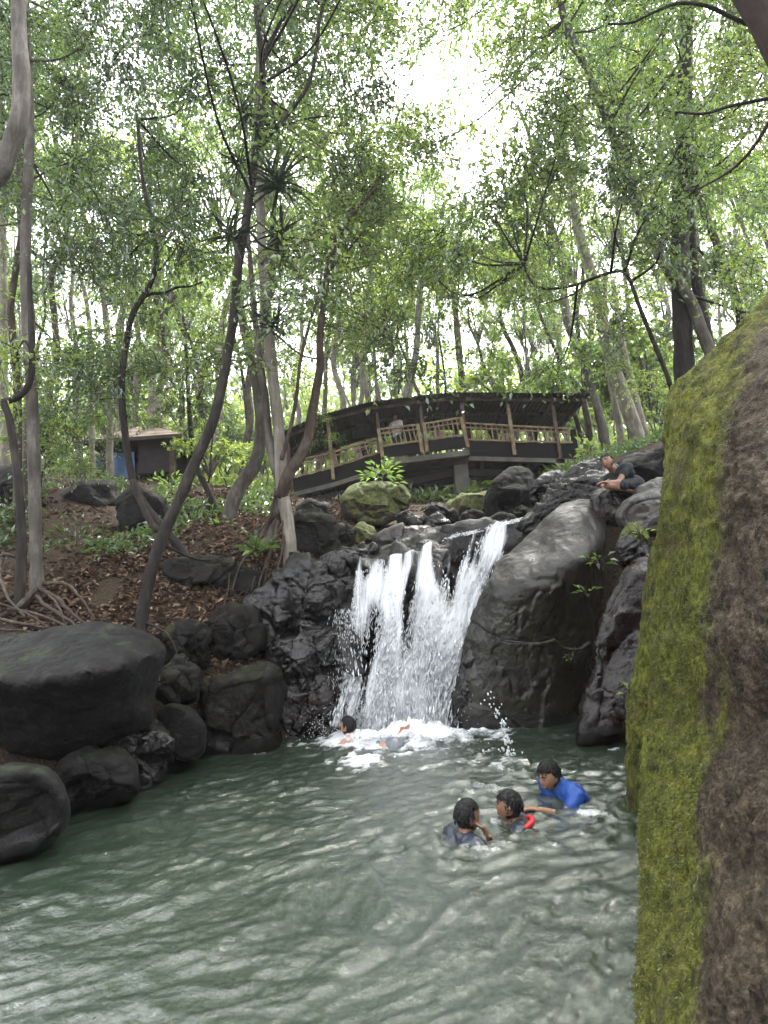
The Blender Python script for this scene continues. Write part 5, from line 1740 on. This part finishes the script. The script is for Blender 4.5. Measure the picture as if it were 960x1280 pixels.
# ------------------------------------------------------------------ saplings and shrubs of the understory
sstem = []
for k in range(3):
    H = 1.0
    P = smooth_path([[0, 0, -.2], [r5.normal(0, .05), r5.normal(0, .05), .35], [r5.normal(0, .12), r5.normal(0, .12), .7], [0, 0, 1.0]], 4)
    sstem.append(MB().tube(P, np.linspace(.018, .006, len(P)), 5, 0, 1, False).mesh('sapling_stem', M['barkbrown']))
slab = ['leafy sapling on the slope below the hut', 'leafy sapling in the undergrowth behind the bridge', 'leafy sapling among the trees right of the bridge']
sp_ = []
for _ in range(26):
    sp_.append((float(at(r6.uniform(0, 340), 600, 1)[0]), r6.uniform(10.5, 16)))
sp_ = [(x * y, y) for x, y in sp_]
for _ in range(74):
    y = r6.uniform(19.5, 38)
    sp_.append((r6.uniform(-.75, .8) * y, y))
for _ in range(12):
    y = r6.uniform(15, 20)
    sp_.append((float(at(r6.uniform(735, 840), 590, 1)[0]) * y, y))
for x, y in sp_:
    if abs(y - 17.5) < 2 and -4.2 < x < 7:
        continue
    if y < 14 and 95 < pix(np.array([[x, y, 4.0]]))[0, 0] < 245:
        continue
    z = float(ground(x, y))
    g_ = 0 if y < 17 and x < 0 else (1 if x < .38 * y else 2)
    h_ = r6.uniform(.7, 1.5) if y < 17 else r6.uniform(1.3, 3.6)
    ci = int(r6.integers(0, 4))
    lb = ('knee high' if h_ < .9 else 'waist high' if h_ < 1.3 else 'head high' if h_ < 2.2 else 'tall') + ' ' + ['bright', 'mid green', 'pale', 'yellowish'][ci] + ' ' + slab[g_] + (', far back' if y > 28 else '')
    t = thing('sapling', lb, 'sapling', (x, y, z), 'saplings of the undergrowth')
    t.rotation_euler = (0, 0, r6.uniform(0, 6.28))
    a = bpy.data.objects.new('stem', sstem[int(r6.integers(0, 3))])
    COL.objects.link(a)
    a.parent = t
    a.scale = (1.5, 1.5, h_)
    c = bpy.data.objects.new('crown', SAPL[ci])
    COL.objects.link(c)
    c.parent = t
    c.location = (0, 0, h_)
    e = h_ * r6.uniform(.42, .6)
    c.scale = (e, e, e * .9)

# far-off wood closing the view between the trunks
nl = 46000
y = r5.uniform(42, 74, nl)
x = r5.uniform(-.9, .95, nl) * y
top = 9.0 + 6.0 * fbm(np.stack([x * .22, y * .22, 0 * x], 1), 3, 93)
b = np.stack([x, y, ground(x, y) + r5.uniform(0, 1, nl) ** .8 * top], 1)
d = unit(r5.normal(0, 1, (nl, 3)) + [0, 0, -.2])
L = r5.uniform(.4, .9, nl)
V, T = leaf_tris(b, d, L, L * .5, unit(r5.normal(0, .6, (nl, 3)) + [0, 0, 1]), .4)
tag(MB().add(V, None, T).build('treeline', M['leafC'], smooth=False), kind='stuff')

# low plants placed by eye: tufts of leaves by the rocks
def small_plant(lab, u, v, Y, r, nl, Lf, mat='leafB', name='leafy_plant', stems=5):
    c = at(u, v, Y)
    t = thing(name, lab, 'plant', c)
    mb = MB()
    for k in range(stems):
        d = unit(r5.normal(0, 1, 3) * [1, 1, .3] + [0, 0, .8])
        mb.tube(smooth_path([c - [0, 0, .05], c + d * r * .5, c + d * r + [0, 0, -.1 * r]], 4), np.linspace(.006, .002, 9), 4, 0, 1, False)
    mb.build('stem', M['barkbrown'], t)
    d = unit(r5.normal(0, 1, (nl, 3)) * [1, 1, .45] + [0, -.1, .35])
    b = c + d * (r * r5.uniform(.2, 1, nl))[:, None]
    L = Lf * r5.uniform(.7, 1.2, nl)
    for k in range(nl if nl <= 14 else 0):
        V, T = leaf_tris(b[k:k + 1], d[k:k + 1], L[k:k + 1], L[k:k + 1] * .45, np.array([[0, 0, 1.0]]), .4)
        MB().add(V, None, T).build('leaf', M[mat], t, False)
    if nl > 14:
        V, T = leaf_tris(b, unit(d + r5.normal(0, .3, d.shape)), L, L * .42, unit(r5.normal(0, .3, d.shape) + [0, 0, 1]), .4)
        MB().add(V, None, T).build('foliage', M[mat], t, False)
    return t


small_plant('leafy plant growing on top of the pale moss covered boulder', 478, 596, 11, .42, 90, .17, 'leafB')
small_plant('small leafy weed in the cleft between grey top and reddish rock', 748, 703, 6.3, .14, 16, .10, 'leafB')
small_plant('tiny broad leaved seedling on the dark face of the huge boulder', 712, 822, 6.2, .07, 6, .07, 'leafB')
small_plant('broad leaved seedling in the cleft beside the reddish wet rock', 733, 742, 6.2, .11, 8, .10, 'leafB')
small_plant('small plant beside the pale streaked knob of rock', 800, 668, 5.9, .12, 14, .08, 'leafC')
small_plant('bright green plant at the end of the bridge by the layered rock', 735, 565, 12, .3, 30, .22, 'leafC')
small_plant('grassy leafed plant at the base of the twisted tree', 322, 688, 7.7, .25, 40, .20, 'leafB')
small_plant('low dark fern on the leaf litter below the hut', 95, 680, 8.2, .5, 120, .11, 'leafA')
small_plant('low green shrub beside the roots of the tall tree', 130, 690, 8.0, .35, 90, .10, 'leafA')
small_plant('green tuft on the leaf litter behind the leaning tree', 280, 665, 9.5, .3, 50, .14, 'leafB')
small_plant('shrub at the left edge beneath the dark boulder', 10, 640, 8.5, .5, 120, .11, 'leafA')
small_plant('small fern growing from the green ledge beside the pool', 790, 868, 4.0, .07, 8, .07, 'leafC')
small_plant('leafy shrub near the foot of the hut', 215, 610, 11, .4, 90, .13, 'leafB')

# ------------------------------------------------------------------ leaf litter, undergrowth
ml, n, out = newmat('dead_leaf')
g = n.nodes.new('ShaderNodeNewGeometry')
c = ramp(n, g.outputs['Random Per Island'], [(0, (.020, .011, .006)), (.35, (.055, .030, .017)), (.65, (.11, .063, .036)), (.85, (.18, .12, .075)), (1, (.28, .21, .15))])
princ(n, out, c, .7, None, .4)
nl = 26000
x = r5.uniform(-7.5, 1.2, nl)
y = 6.3 + 10 * r5.uniform(0, 1, nl) ** 1.6
x = np.where(r5.uniform(0, 1, nl) < .55, r5.uniform(-4.5, -.9, nl), x)
x2 = r5.uniform(-4.2, -1.0, 6000)
y2 = r5.uniform(6.6, 8.3, 6000)
x, y = np.concatenate([x, x2]), np.concatenate([y, y2])
z = ground(x, y)
okk = (z > .15) & (fbm(np.stack([x, y, 0 * x], 1) * 1.1, 3, 91) > -.35)
b = np.stack([x, y, z + r5.uniform(.0, .035, len(x))], 1)[okk]
nl = len(b)
d = unit(r5.normal(0, 1, (nl, 3)) * [1, 1, .35])
L = r5.uniform(.05, .13, nl)
V, T = leaf_tris(b, d, L, L * r5.uniform(.35, .6, nl), unit(r5.normal(0, .4, (nl, 3)) + [0, 0, 1]), .5)
tag(MB().add(V, None, T).build('leaf_litter', ml, smooth=False), kind='stuff')
# scattered fallen leaves on rocks
fl = MB()
for (u, v, Y) in ((420, 845, 6.6), (428, 850, 6.6), (405, 815, 6.7), (735, 665, 6.35), (742, 690, 6.3), (764, 690, 5.9)):
    pass
# ground cover under the far trees
nl = 60000
y = 16 + 34 * r5.uniform(0, 1, nl) ** 1.3
x = r5.uniform(-.85, .9, nl) * y
z = ground(x, y)
dens = fbm(np.stack([x, y, 0 * x], 1) * .5, 3, 95)
okk = dens > -.25
b = np.stack([x, y, z + r5.uniform(0, .45, len(x)) * np.clip(dens + .5, .1, 1)], 1)[okk]
nl = len(b)
d = unit(r5.normal(0, 1, (nl, 3)) + [0, 0, .3])
L = r5.uniform(.12, .3, nl)
V, T = leaf_tris(b, d, L, L * .45, unit(r5.normal(0, .5, (nl, 3)) + [0, 0, 1]), .4)
tag(MB().add(V, None, T).build('undergrowth', M['leafC'], smooth=False), kind='stuff')
nl = 13000
y = r5.uniform(8, 15, nl)
x = np.where(r5.uniform(0, 1, nl) < .7, r5.uniform(-.75, -.2, nl), r5.uniform(.30, .62, nl)) * y
dens = fbm(np.stack([x, y, 0 * x], 1) * .8, 3, 97)
okk = dens > .12
z = ground(x, y)
b = np.stack([x, y, z + r5.uniform(0, .3, len(x)) * np.clip(dens * 2, .1, 1)], 1)[okk]
nl = len(b)
d = unit(r5.normal(0, 1, (nl, 3)) + [0, 0, .3])
L = r5.uniform(.07, .16, nl)
V, T = leaf_tris(b, d, L, L * .42, unit(r5.normal(0, .5, (nl, 3)) + [0, 0, 1]), .4)
tag(MB().add(V, None, T).build('ground_cover', M['leafA'], smooth=False), kind='stuff')

# ------------------------------------------------------------------ people
def skin_mat(name, c):
    m, n, out = newmat(name)
    pos, g = geo_pos(n)
    a = noise(n, 30, 4, .6, pos)
    col = ramp(n, a, [(.3, tuple(x * .82 for x in c)), (.7, tuple(x * 1.12 for x in c))])
    p = princ(n, out, col, .42, bump(n, noise(n, 120, 3, .6, pos), .15, .004), .5)
    p.inputs['Subsurface Weight'].default_value = .08
    p.inputs['Subsurface Radius'].default_value = (.02, .008, .005)
    return m


M['skin'] = skin_mat('skin_tan', (.30, .165, .10))
M['skin2'] = skin_mat('skin_brown', (.22, .115, .07))
M['skin3'] = skin_mat('skin_reddish_tan', (.40, .22, .155))  # reddish tan, the palest of the skin tones
M['hair'] = plain('wet_black_hair', (.005, .0045, .0045), .38, .5, 90, .35, .8)
M['eyew'] = plain('eye_white', (.30, .28, .26), .3, .05, 9)
M['iris'] = plain('iris', (.012, .008, .006), .2, .1, 9)
M['lip'] = plain('lips', (.20, .075, .06), .4, .1, 30)
M['shirt_blue'] = plain('blue_rash_shirt', (.016, .065, .28), .55, .2, 14, .4, .4)
M['shirt_navy'] = plain('wet_navy_shirt', (.028, .034, .048), .3, .35, 12, .5, .5)
M['shirt_black'] = plain('dark_teal_tee', (.012, .017, .019), .75, .3, 10, .3, .5)
M['shorts_black'] = plain('black_shorts', (.010, .010, .013), .7, .3, 10, .3, .5)
M['shorts_grey'] = plain('wet_grey_shorts', (.13, .14, .16), .35, .25, 12, .5, .5)
M['red'] = M['red']
M['red_cloth'] = plain('red_collar_cloth', (.48, .025, .03), .5, .2, 16)
M['shirt_white'] = plain('white_shirt', (.66, .66, .68), .8, .08, 10)
M['cloth_dark'] = plain('dark_clothes', (.03, .03, .038), .8, .3, 10)
M['cloth_plum'] = plain('patterned_dress', (.20, .11, .13), .8, .5, 16)


def basis(a, pitch=0.0, roll=0.0):
    f = np.array([math.cos(a) * math.cos(pitch), math.sin(a) * math.cos(pitch), math.sin(pitch)])
    r = np.array([math.sin(a), -math.cos(a), 0])
    u = np.cross(r, f)
    r2 = r * math.cos(roll) + u * math.sin(roll)
    u2 = -r * math.sin(roll) + u * math.cos(roll)
    return np.stack([r2, f, u2], 1)          # columns: right, front, up


def head_fn(s):
    def fn(D, V):
        x, y, z = D[:, 0], D[:, 1], D[:, 2]
        V = V.copy()
        t = np.clip(-z, 0, 1)
        fr = np.clip(y * 3, 0, 1)
        V[:, 0] *= 1 - .36 * t ** 1.4
        V[:, 1] *= np.where(y < 0, 1 - .38 * t, 1)
        V[:, 1] += s * fr * (.024 * np.exp(-((x / .13) ** 2 + ((z + .18) / .15) ** 2)) + .010 * np.exp(-((x / .10) ** 2 + ((z - .06) / .16) ** 2))
                             - .012 * np.exp(-(((np.abs(x) - .38) / .17) ** 2 + ((z - .06) / .12) ** 2)) + .005 * np.exp(-((z - .27) / .1) ** 2 - (x / .6) ** 2)
                             + .008 * np.exp(-((x / .24) ** 2 + ((z + .50) / .07) ** 2)) + .010 * np.exp(-((x / .25) ** 2 + ((z + .86) / .14) ** 2)))
        V[:, 1] += s * .008 * t * fr
        return V
    return fn


def add_head(mb, c, B, s=1.0):
    mb.ball(c, np.array([.074, .092, .113]) * s, 40, 30, B, head_fn(s))
    for sx in (-1, 1):
        mb.ball(c + B @ (np.array([sx * .074, -.008, -.004]) * s), np.array([.011, .021, .032]) * s, 10, 8, B)


def head_bits(p, c, B, s=1.0, hair='hair', long_=0.0, seed=1):
    def hf(D, V):
        x, y, z = D[:, 0], D[:, 1], D[:, 2]
        hl = .45 - .08 * np.abs(x) + .16 * fbm(np.stack([x * 9, y * 2, 0 * z], 1), 3, seed + 3)
        front_ = np.clip((z - hl) / .10, 0, 1)
        back = np.clip((-y + .22 * (np.abs(x) > .4) + .05) / .18, 0, 1) * np.clip((z + .38 + long_) / .15, 0, 1)
        k = np.maximum(front_, back)
        nz = fbm(np.stack([x * 13, y * 13, z * 4], 1), 3, seed)
        V = V * (.90 + k * (.128 + .055 * nz))[:, None]
        V[:, 2] += s * .006 * k
        return V
    hm = MB().ball(c, np.array([.076, .094, .113]) * s, 72, 48, B, hf)
    rh = np.random.default_rng(seed)
    for _ in range(150):           # wet locks lying over the skull
        d0 = unit(rh.normal(0, 1, 3) * [1, 1, .6] + [0, -.15, .75])
        fl = unit(np.array([d0[0] * .8, d0[1] * .8 + rh.normal(0, .3), -.5 + rh.normal(0, .2)]) + rh.normal(0, .25, 3))
        pts = []
        for f in (0, .33, .66, 1):
            q = unit(d0 + fl * f * rh.uniform(.45, .6))
            pts.append(c + B @ (q * np.array([.076, .094, .113]) * s * (1.065 + .03 * f)))
        if (B.T @ (pts[-1] - c))[2] < .035 * s and (B.T @ (pts[-1] - c))[1] > .02 * s:
            continue
        hm.tube(smooth_path(pts, 2), np.linspace(.007, .002, 7) * s, 5, 0, 1)
    h = hm.build('hair', M[hair], p)
    for sx in (-1, 1):
        e = MB().ball(c + B @ (np.array([sx * .030, .0755, .008]) * s), np.array([.0115, .008, .0065]) * s, 12, 8, B).build('eye', M['eyew'], p)
        MB().ball(c + B @ (np.array([sx * .030, .0825, .008]) * s), np.array([.0060, .0035, .0060]) * s, 8, 6, B).build('iris', M['iris'], e)
        pts = [c + B @ (np.array([sx * a, yy, zz]) * s) for a, yy, zz in ((.014, .090, .030), (.030, .087, .035), (.047, .076, .029))]
        MB().tube(smooth_path(pts, 4), .0042 * s, 6).build('eyebrow', M['hair'], p)
    pts = [c + B @ (np.array([a, yy, -.054 + zz]) * s) for a, yy, zz in ((-.024, .082, .002), (-.010, .094, 0), (.010, .094, 0), (.024, .082, .002))]
    MB().tube(smooth_path(pts, 4), .0048 * s, 6).build('mouth', M['lip'], p)
    return h


def add_hand(mb, wrist, d, nrm, s=1.0, curl=.5, thumb=1):
    d = unit(np.asarray(d, float))
    nrm = unit(np.asarray(nrm, float) - d * (np.asarray(nrm, float) @ d))
    sd = np.cross(d, nrm)
    B = np.stack([sd, d, nrm], 1)
    mb.ball(wrist + d * .045 * s, np.array([.040, .052, .016]) * s, 14, 10, B)
    for k, (o, L) in enumerate(((-.030, .058), (-.010, .070), (.011, .066), (.030, .052))):
        a = wrist + d * .085 * s + sd * o * s
        b = a + unit(d - nrm * curl * .5) * L * .55 * s
        c = b + unit(d - nrm * curl * 1.5) * L * .5 * s
        mb.capsule(a - d * .012 * s, b, .0095 * s, .0085 * s, 8)
        mb.capsule(b, c, .0085 * s, .007 * s, 8)
    a = wrist + d * .025 * s + sd * thumb * -.036 * s
    b = a + unit(d * .7 - sd * thumb * .7 - nrm * .3) * .034 * s
    mb.capsule(a, b, .012 * s, .010 * s, 8)
    mb.capsule(b, b + unit(d - nrm * .4 - sd * thumb * .15) * .030 * s, .010 * s, .008 * s, 8)


def remesh(mb, name, mat, parent, voxel, it=3):
    me = mb.mesh('tmp', mat, ORG[parent.name])
    o = bpy.data.objects.new('tmp', me)
    COL.objects.link(o)
    r_ = o.modifiers.new('r', 'REMESH')
    r_.mode = 'VOXEL'
    r_.voxel_size = voxel
    r_.use_smooth_shade = True
    if it:
        sm_ = o.modifiers.new('s', 'SMOOTH')
        sm_.iterations = it
        sm_.factor = .5
    dg = bpy.context.evaluated_depsgraph_get()
    m2 = bpy.data.meshes.new_from_object(o.evaluated_get(dg))
    bpy.data.objects.remove(o)
    m2.name = name
    m2.materials.clear()
    m2.materials.append(mat)
    if name in ('shirt', 'shorts'):
        co = np.empty(len(m2.vertices) * 3, np.float32)
        m2.vertices.foreach_get('co', co)
        co = co.reshape(-1, 3)
        no = np.empty(len(m2.vertices) * 3, np.float32)
        m2.vertices.foreach_get('normal', no)
        f1 = np.abs(fbm(co * np.array([11, 11, 5]) + 3, 3, 5))
        co = co + no.reshape(-1, 3) * (.020 * (f1 - .2))[:, None]
        m2.vertices.foreach_set('co', co.astype(np.float32).ravel())
    m2.polygons.foreach_set('use_smooth', np.ones(len(m2.polygons), bool))
    x = bpy.data.objects.new(name, m2)
    COL.objects.link(x)
    x.parent = parent
    ORG[x.name] = ORG[parent.name]
    return x


def figure(label, hc, B, s, neck, pelvis, arms, legs, skin, top=None, sleeve=.5, bottom=None, shortlen=.55, vox=.010, sh=.165, face=True, group=None, long_=0.0, seed=1, hip=.10, chestr=.105, base=None):
    """arms: [(elbow, hand, hand normal)] right then left; legs: [(knee, ankle, toe)]; every joint a world point"""
    A_ = lambda v: np.asarray(v, float)
    neck, pelvis = A_(neck), A_(pelvis)
    p = thing('person', label, 'person', base if base is not None else pelvis, group)
    ax = unit(neck - pelvis)
    rt = B[:, 0] - ax * (B[:, 0] @ ax)
    rt = unit(rt)
    chest = neck - ax * .13 * s
    waist = neck * .45 + pelvis * .55
    body, shirt, pants = MB(), MB(), MB()
    add_head(body, hc, B, s)
    body.capsule(hc - B[:, 2] * .06 * s - B[:, 1] * .015 * s, neck - ax * .02 * s, .050 * s, .056 * s)

    def torso(mb, g, lo=1.0):
        for o_ in (-.5, .5):
            mb.capsule(chest + rt * o_ * sh * s, waist + rt * o_ * sh * .75 * s, (chestr + g) * s, (chestr * .88 + g) * s, 14)
        mb.capsule(neck - ax * .05 * s - rt * sh * .8 * s, neck - ax * .05 * s + rt * sh * .8 * s, (.060 + g) * s, (.060 + g) * s, 12)
        mb.capsule(waist, pelvis * lo + waist * (1 - lo), (.125 + g) * s, (.13 + g) * s, 14)

    torso(body, 0)
    shl = [neck - ax * .065 * s + rt * sgn * (sh + .015) * s for sgn in (1, -1)]
    for S, arm, sgn in zip(shl, arms, (1, -1)):
        if arm is None:
            continue
        E, H, nrm = A_(arm[0]), A_(arm[1]), A_(arm[2])
        body.capsule(S, E, .050 * s, .038 * s)
        body.capsule(E, H, .039 * s, .026 * s)
        add_hand(body, H, H - E, nrm, s, .5, sgn)
        if top:
            shirt.capsule(S, S + (E - S) * sleeve, .062 * s, .058 * s)
    for lg, sgn in zip(legs, (1, -1)):
        if lg is None:
            continue
        K, An, T_ = A_(lg[0]), A_(lg[1]), A_(lg[2])
        Hp = pelvis + rt * sgn * hip * s - ax * .02 * s
        body.capsule(Hp, K, .082 * s, .055 * s)
        body.capsule(K, An, .056 * s, .034 * s)
        ft = unit(T_ - An)
        body.capsule(An - ft * .03 * s, T_, .036 * s, .026 * s)
        sd = unit(np.cross(ft, unit(K - An)) + 1e-6)
        for q in range(5):
            b0 = T_ + sd * (q - 2) * .016 * s
            body.capsule(b0, b0 + ft * (.030 - .003 * q * sgn * .5) * s, .011 * s, .009 * s, 6)
        if bottom:
            pants.capsule(Hp, Hp + (K - Hp) * shortlen, .100 * s, .088 * s)
    remesh(body, 'body', M[skin], p, vox * s)
    if top:
        torso(shirt, .012, .8)
        remesh(shirt, 'shirt', M[top], p, .013 * s, 2)
    if bottom:
        pants.capsule(pelvis + rt * .07 * s, pelvis - rt * .07 * s, .135 * s, .135 * s)
        remesh(pants, 'shorts', M[bottom], p, .014 * s, 2)
    head_bits(p, hc, B, s, long_=long_, seed=seed)
    return p


Zv = np.array([0, 0, 1.0])
# boy on the left of the three, seen from behind, face turned right
c = on_z(586, 1047)
B = basis(R(28), R(-4))
hc = at(584, 1021, c[1])
s = .86
nk = hc - Zv * .098 * s - B[:, 1] * .02
figure('boy seen from behind, wet black hair, chin deep in the pool in dark shirt', hc, B, s, nk, nk + np.array([-.12, -.05, -.46]),
       [(nk + [.20, .02, -.17], at(612, 1046, c[1] - .02) + [0, 0, -.015], Zv), (nk + [.10, .25, -.18], nk + [.32, .30, -.14], Zv)],
       [(nk + [.1, .1, -.7], nk + [-.1, .1, -.95], nk + [.0, .1, -1.0]), (nk + [.05, .25, -.72], nk + [-.1, .3, -.95], nk + [0, .3, -1.0])], 'skin2', 'shirt_navy', bottom='shorts_black', seed=3)
# middle boy, facing left, red collar
c = on_z(640, 1030)
B = basis(R(163), R(2))
hc = at(637, 1008, c[1])
nk = hc - Zv * .100 * s - B[:, 1] * .02
mid = figure('boy with cropped black hair facing left between the other two, red cloth at his neck', hc, B, s, nk, nk + np.array([.22, .02, -.42]),
       [(nk + [-.05, .24, -.20], nk + [-.28, .26, -.16], Zv), (nk + [-.08, -.24, -.2], nk + [-.30, -.2, -.16], Zv)],
       [(nk + [.0, .1, -.7], nk + [.2, .1, -.95], nk + [.1, .1, -1.0]), (nk + [.05, -.1, -.72], nk + [.2, -.1, -.95], nk + [.1, -.1, -1.0])], 'skin2', 'shirt_navy', bottom='shorts_black', seed=7)
mb = MB()
cn = nk + [.03, 0, -.005]
th_ = np.linspace(-.5, 3.0, 16)
mb.tube(cn + np.stack([np.cos(th_ - .9) * .085, np.sin(th_ - .9) * .085, .012 * np.sin(th_ * 2)], 1), .018, 10, .2, 4)
mb.build('collar', M['red_cloth'], mid)
# boy in the blue shirt leaning into the water
c = on_z(700, 1000)
B = basis(R(205), R(-16), R(4))
hc = at(687, 969, c[1] + .02)
s = .9
nk = hc - Zv * .085 * s - B[:, 1] * .055
hand_ = at(672, 1012, c[1] - .22)
figure('boy in a blue shirt bending forward in the pool with one arm stretched out', hc, B, s, nk, nk + np.array([.26, .16, -.36]),
       [(nk + [-.02, .24, -.2], nk + [-.22, .2, -.22], Zv), (nk + [-.02, -.22, -.15], at(676, 1014, c[1] - .2) + [0, 0, .005], Zv)],
       [(nk + [.2, .1, -.75], nk + [.4, .1, -1.0], nk + [.3, .05, -1.05]), (nk + [.25, -.1, -.75], nk + [.4, -.1, -1.0], nk + [.3, -.15, -1.05])], 'skin', 'shirt_blue', bottom='shorts_black', seed=11)

# man sitting on the rocks
YM = 7.05
hc = at(759, 577, YM - .06)
B = basis(R(222), R(-6), R(-8))
nk = at(768, 588, YM)
pv_ = at(788, 609, YM + .04)
figure('man in a dark tee and black shorts crouching on the wet rocks above', hc, B, .94, nk, pv_,
       [(at(764, 600, YM + .14), at(757, 604, YM - .06), Zv), (at(773, 603, YM - .22), at(757, 603, YM - .30), Zv)],
       [(at(766, 606, YM - .02), at(790, 616, YM + .15), at(797, 620, YM + .1)), (at(760, 607, YM - .26), at(788, 613, YM - .12), at(797, 617, YM - .08))], 'skin2', 'shirt_black', bottom='shorts_black', shortlen=.62, seed=5)

# swimmers under the fall
c = on_z(428, 928)
B = basis(R(150), R(8))
hc = at(435, 908, c[1])
nk = hc - Zv * .10 - B[:, 1] * .03
figure('reddish tan swimmer with dark hair half under water at the left of the waterfall foot', hc, B, .95, nk, nk + np.array([.15, -.10, -.42]),
       [(nk + [-.1, .22, -.2], nk + [-.3, .22, -.2], Zv), (nk + [-.20, -.16, -.10], nk + [-.36, -.1, -.16], Zv)],
       [(nk + [.2, .0, -.75], nk + [.4, .0, -1.0], nk + [.3, .0, -1.05]), None], 'skin3', None, bottom='shorts_black', seed=9)
c = on_z(490, 934)
pel = at(487, 932, c[1]) + [0, 0, -.035]
B = basis(R(215), R(-10))
k1, a1 = at(500, 924, c[1] + .22) + [0, 0, -.05], at(499, 921, c[1] + .24)
k2, a2 = at(512, 922, c[1] + .26) + [0, 0, -.05], at(508, 920, c[1] + .28)
nk = at(462, 955, c[1] - .30) + [0, 0, -.15]
figure('swimmer tumbling head down in the froth, grey shorts and bare feet above the water', nk + np.array([-.12, -.10, -.12]), B, .92, nk, pel,
       [(at(452, 958, c[1] - .42) + [0, 0, -.03], at(440, 965, c[1] - .5), Zv), (at(470, 960, c[1] - .36) + [0, 0, -.10], at(480, 962, c[1] - .45) + [0, 0, -.12], Zv)],
       [(k1, a1, a1 + np.array([.04, -.03, .085])), (k2, a2, a2 + np.array([.02, -.02, .09]))], 'skin3', None, bottom='shorts_grey', shortlen=.7, seed=13)

# people on the bridge
def stander(label, u, vtop, Y, top, bottom, skin, a, long_=0.0):
    pt = at(u, vtop, Y)
    fz = np.interp(pt[0], [bp(358, 618)[0], bp(476, 585)[0], bp(583, 571)[0], bp(720, 574)[0]], [bp(358, 618)[2], bp(476, 585)[2], bp(583, 571)[2], bp(720, 574)[2]]) + .09
    H = pt[2] - fz
    s = H / 1.70
    f0 = np.array([pt[0], Y, fz])
    B = basis(a, R(-8))
    hc = f0 + Zv * 1.585 * s
    nk = f0 + Zv * 1.44 * s
    pl = f0 + Zv * .90 * s
    rt, ft = B[:, 0], np.array([math.cos(a), math.sin(a), 0])
    figure(label, hc, B, s, nk, pl, [(nk + (rt * .24 + ft * .08 - Zv * .28) * s, nk + (rt * .18 + ft * .30 - Zv * .36) * s, Zv), (nk + (-rt * .24 + ft * .06 - Zv * .28) * s, nk + (-rt * .18 + ft * .30 - Zv * .36) * s, Zv)],
           [(f0 + (rt * .09 + ft * .03 + Zv * .48) * s, f0 + (rt * .09 + Zv * .08) * s, f0 + (rt * .10 + ft * .13 + Zv * .03) * s), (f0 + (-rt * .09 + ft * .03 + Zv * .48) * s, f0 + (-rt * .09 + Zv * .08) * s, f0 + (-rt * .10 + ft * .13 + Zv * .03) * s)],
           skin, top, bottom=bottom, shortlen=.95, vox=.02, long_=long_, base=f0)


stander('person in a white shirt standing at the balcony rail of the covered bridge', 494, 517, 16.9, 'shirt_white', 'cloth_dark', 'skin', R(235))
stander('person in dark clothes leaning on the rail of the sloping bridge section', 455, 548, 17.2, 'cloth_dark', 'cloth_dark', 'skin2', R(215))
stander('person in dark clothes standing behind the level bridge section, by the second post', 616, 527, 17.4, 'cloth_dark', 'cloth_dark', 'skin2', R(250))
stander('person in a patterned plum top on the balcony of the bridge', 545, 532, 16.9, 'cloth_plum', 'cloth_dark', 'skin', R(250), .3)

# ------------------------------------------------------------------ haze: thin damp air over the valley
if HAZE > 0:
    mh, n, out = newmat('haze')
    pvn = N(n, 'ShaderNodeVolumePrincipled')
    pvn.inputs['Color'].default_value = (.93, .95, .97, 1)
    pvn.inputs['Density'].default_value = HAZE
    pvn.inputs['Anisotropy'].default_value = .3
    n.links.new(pvn.outputs[0], out.inputs[1])
    hb = MB().box((0, 35, 19), (150, 140, 50))
    tag(hb.build('haze', mh, smooth=False), kind='stuff')
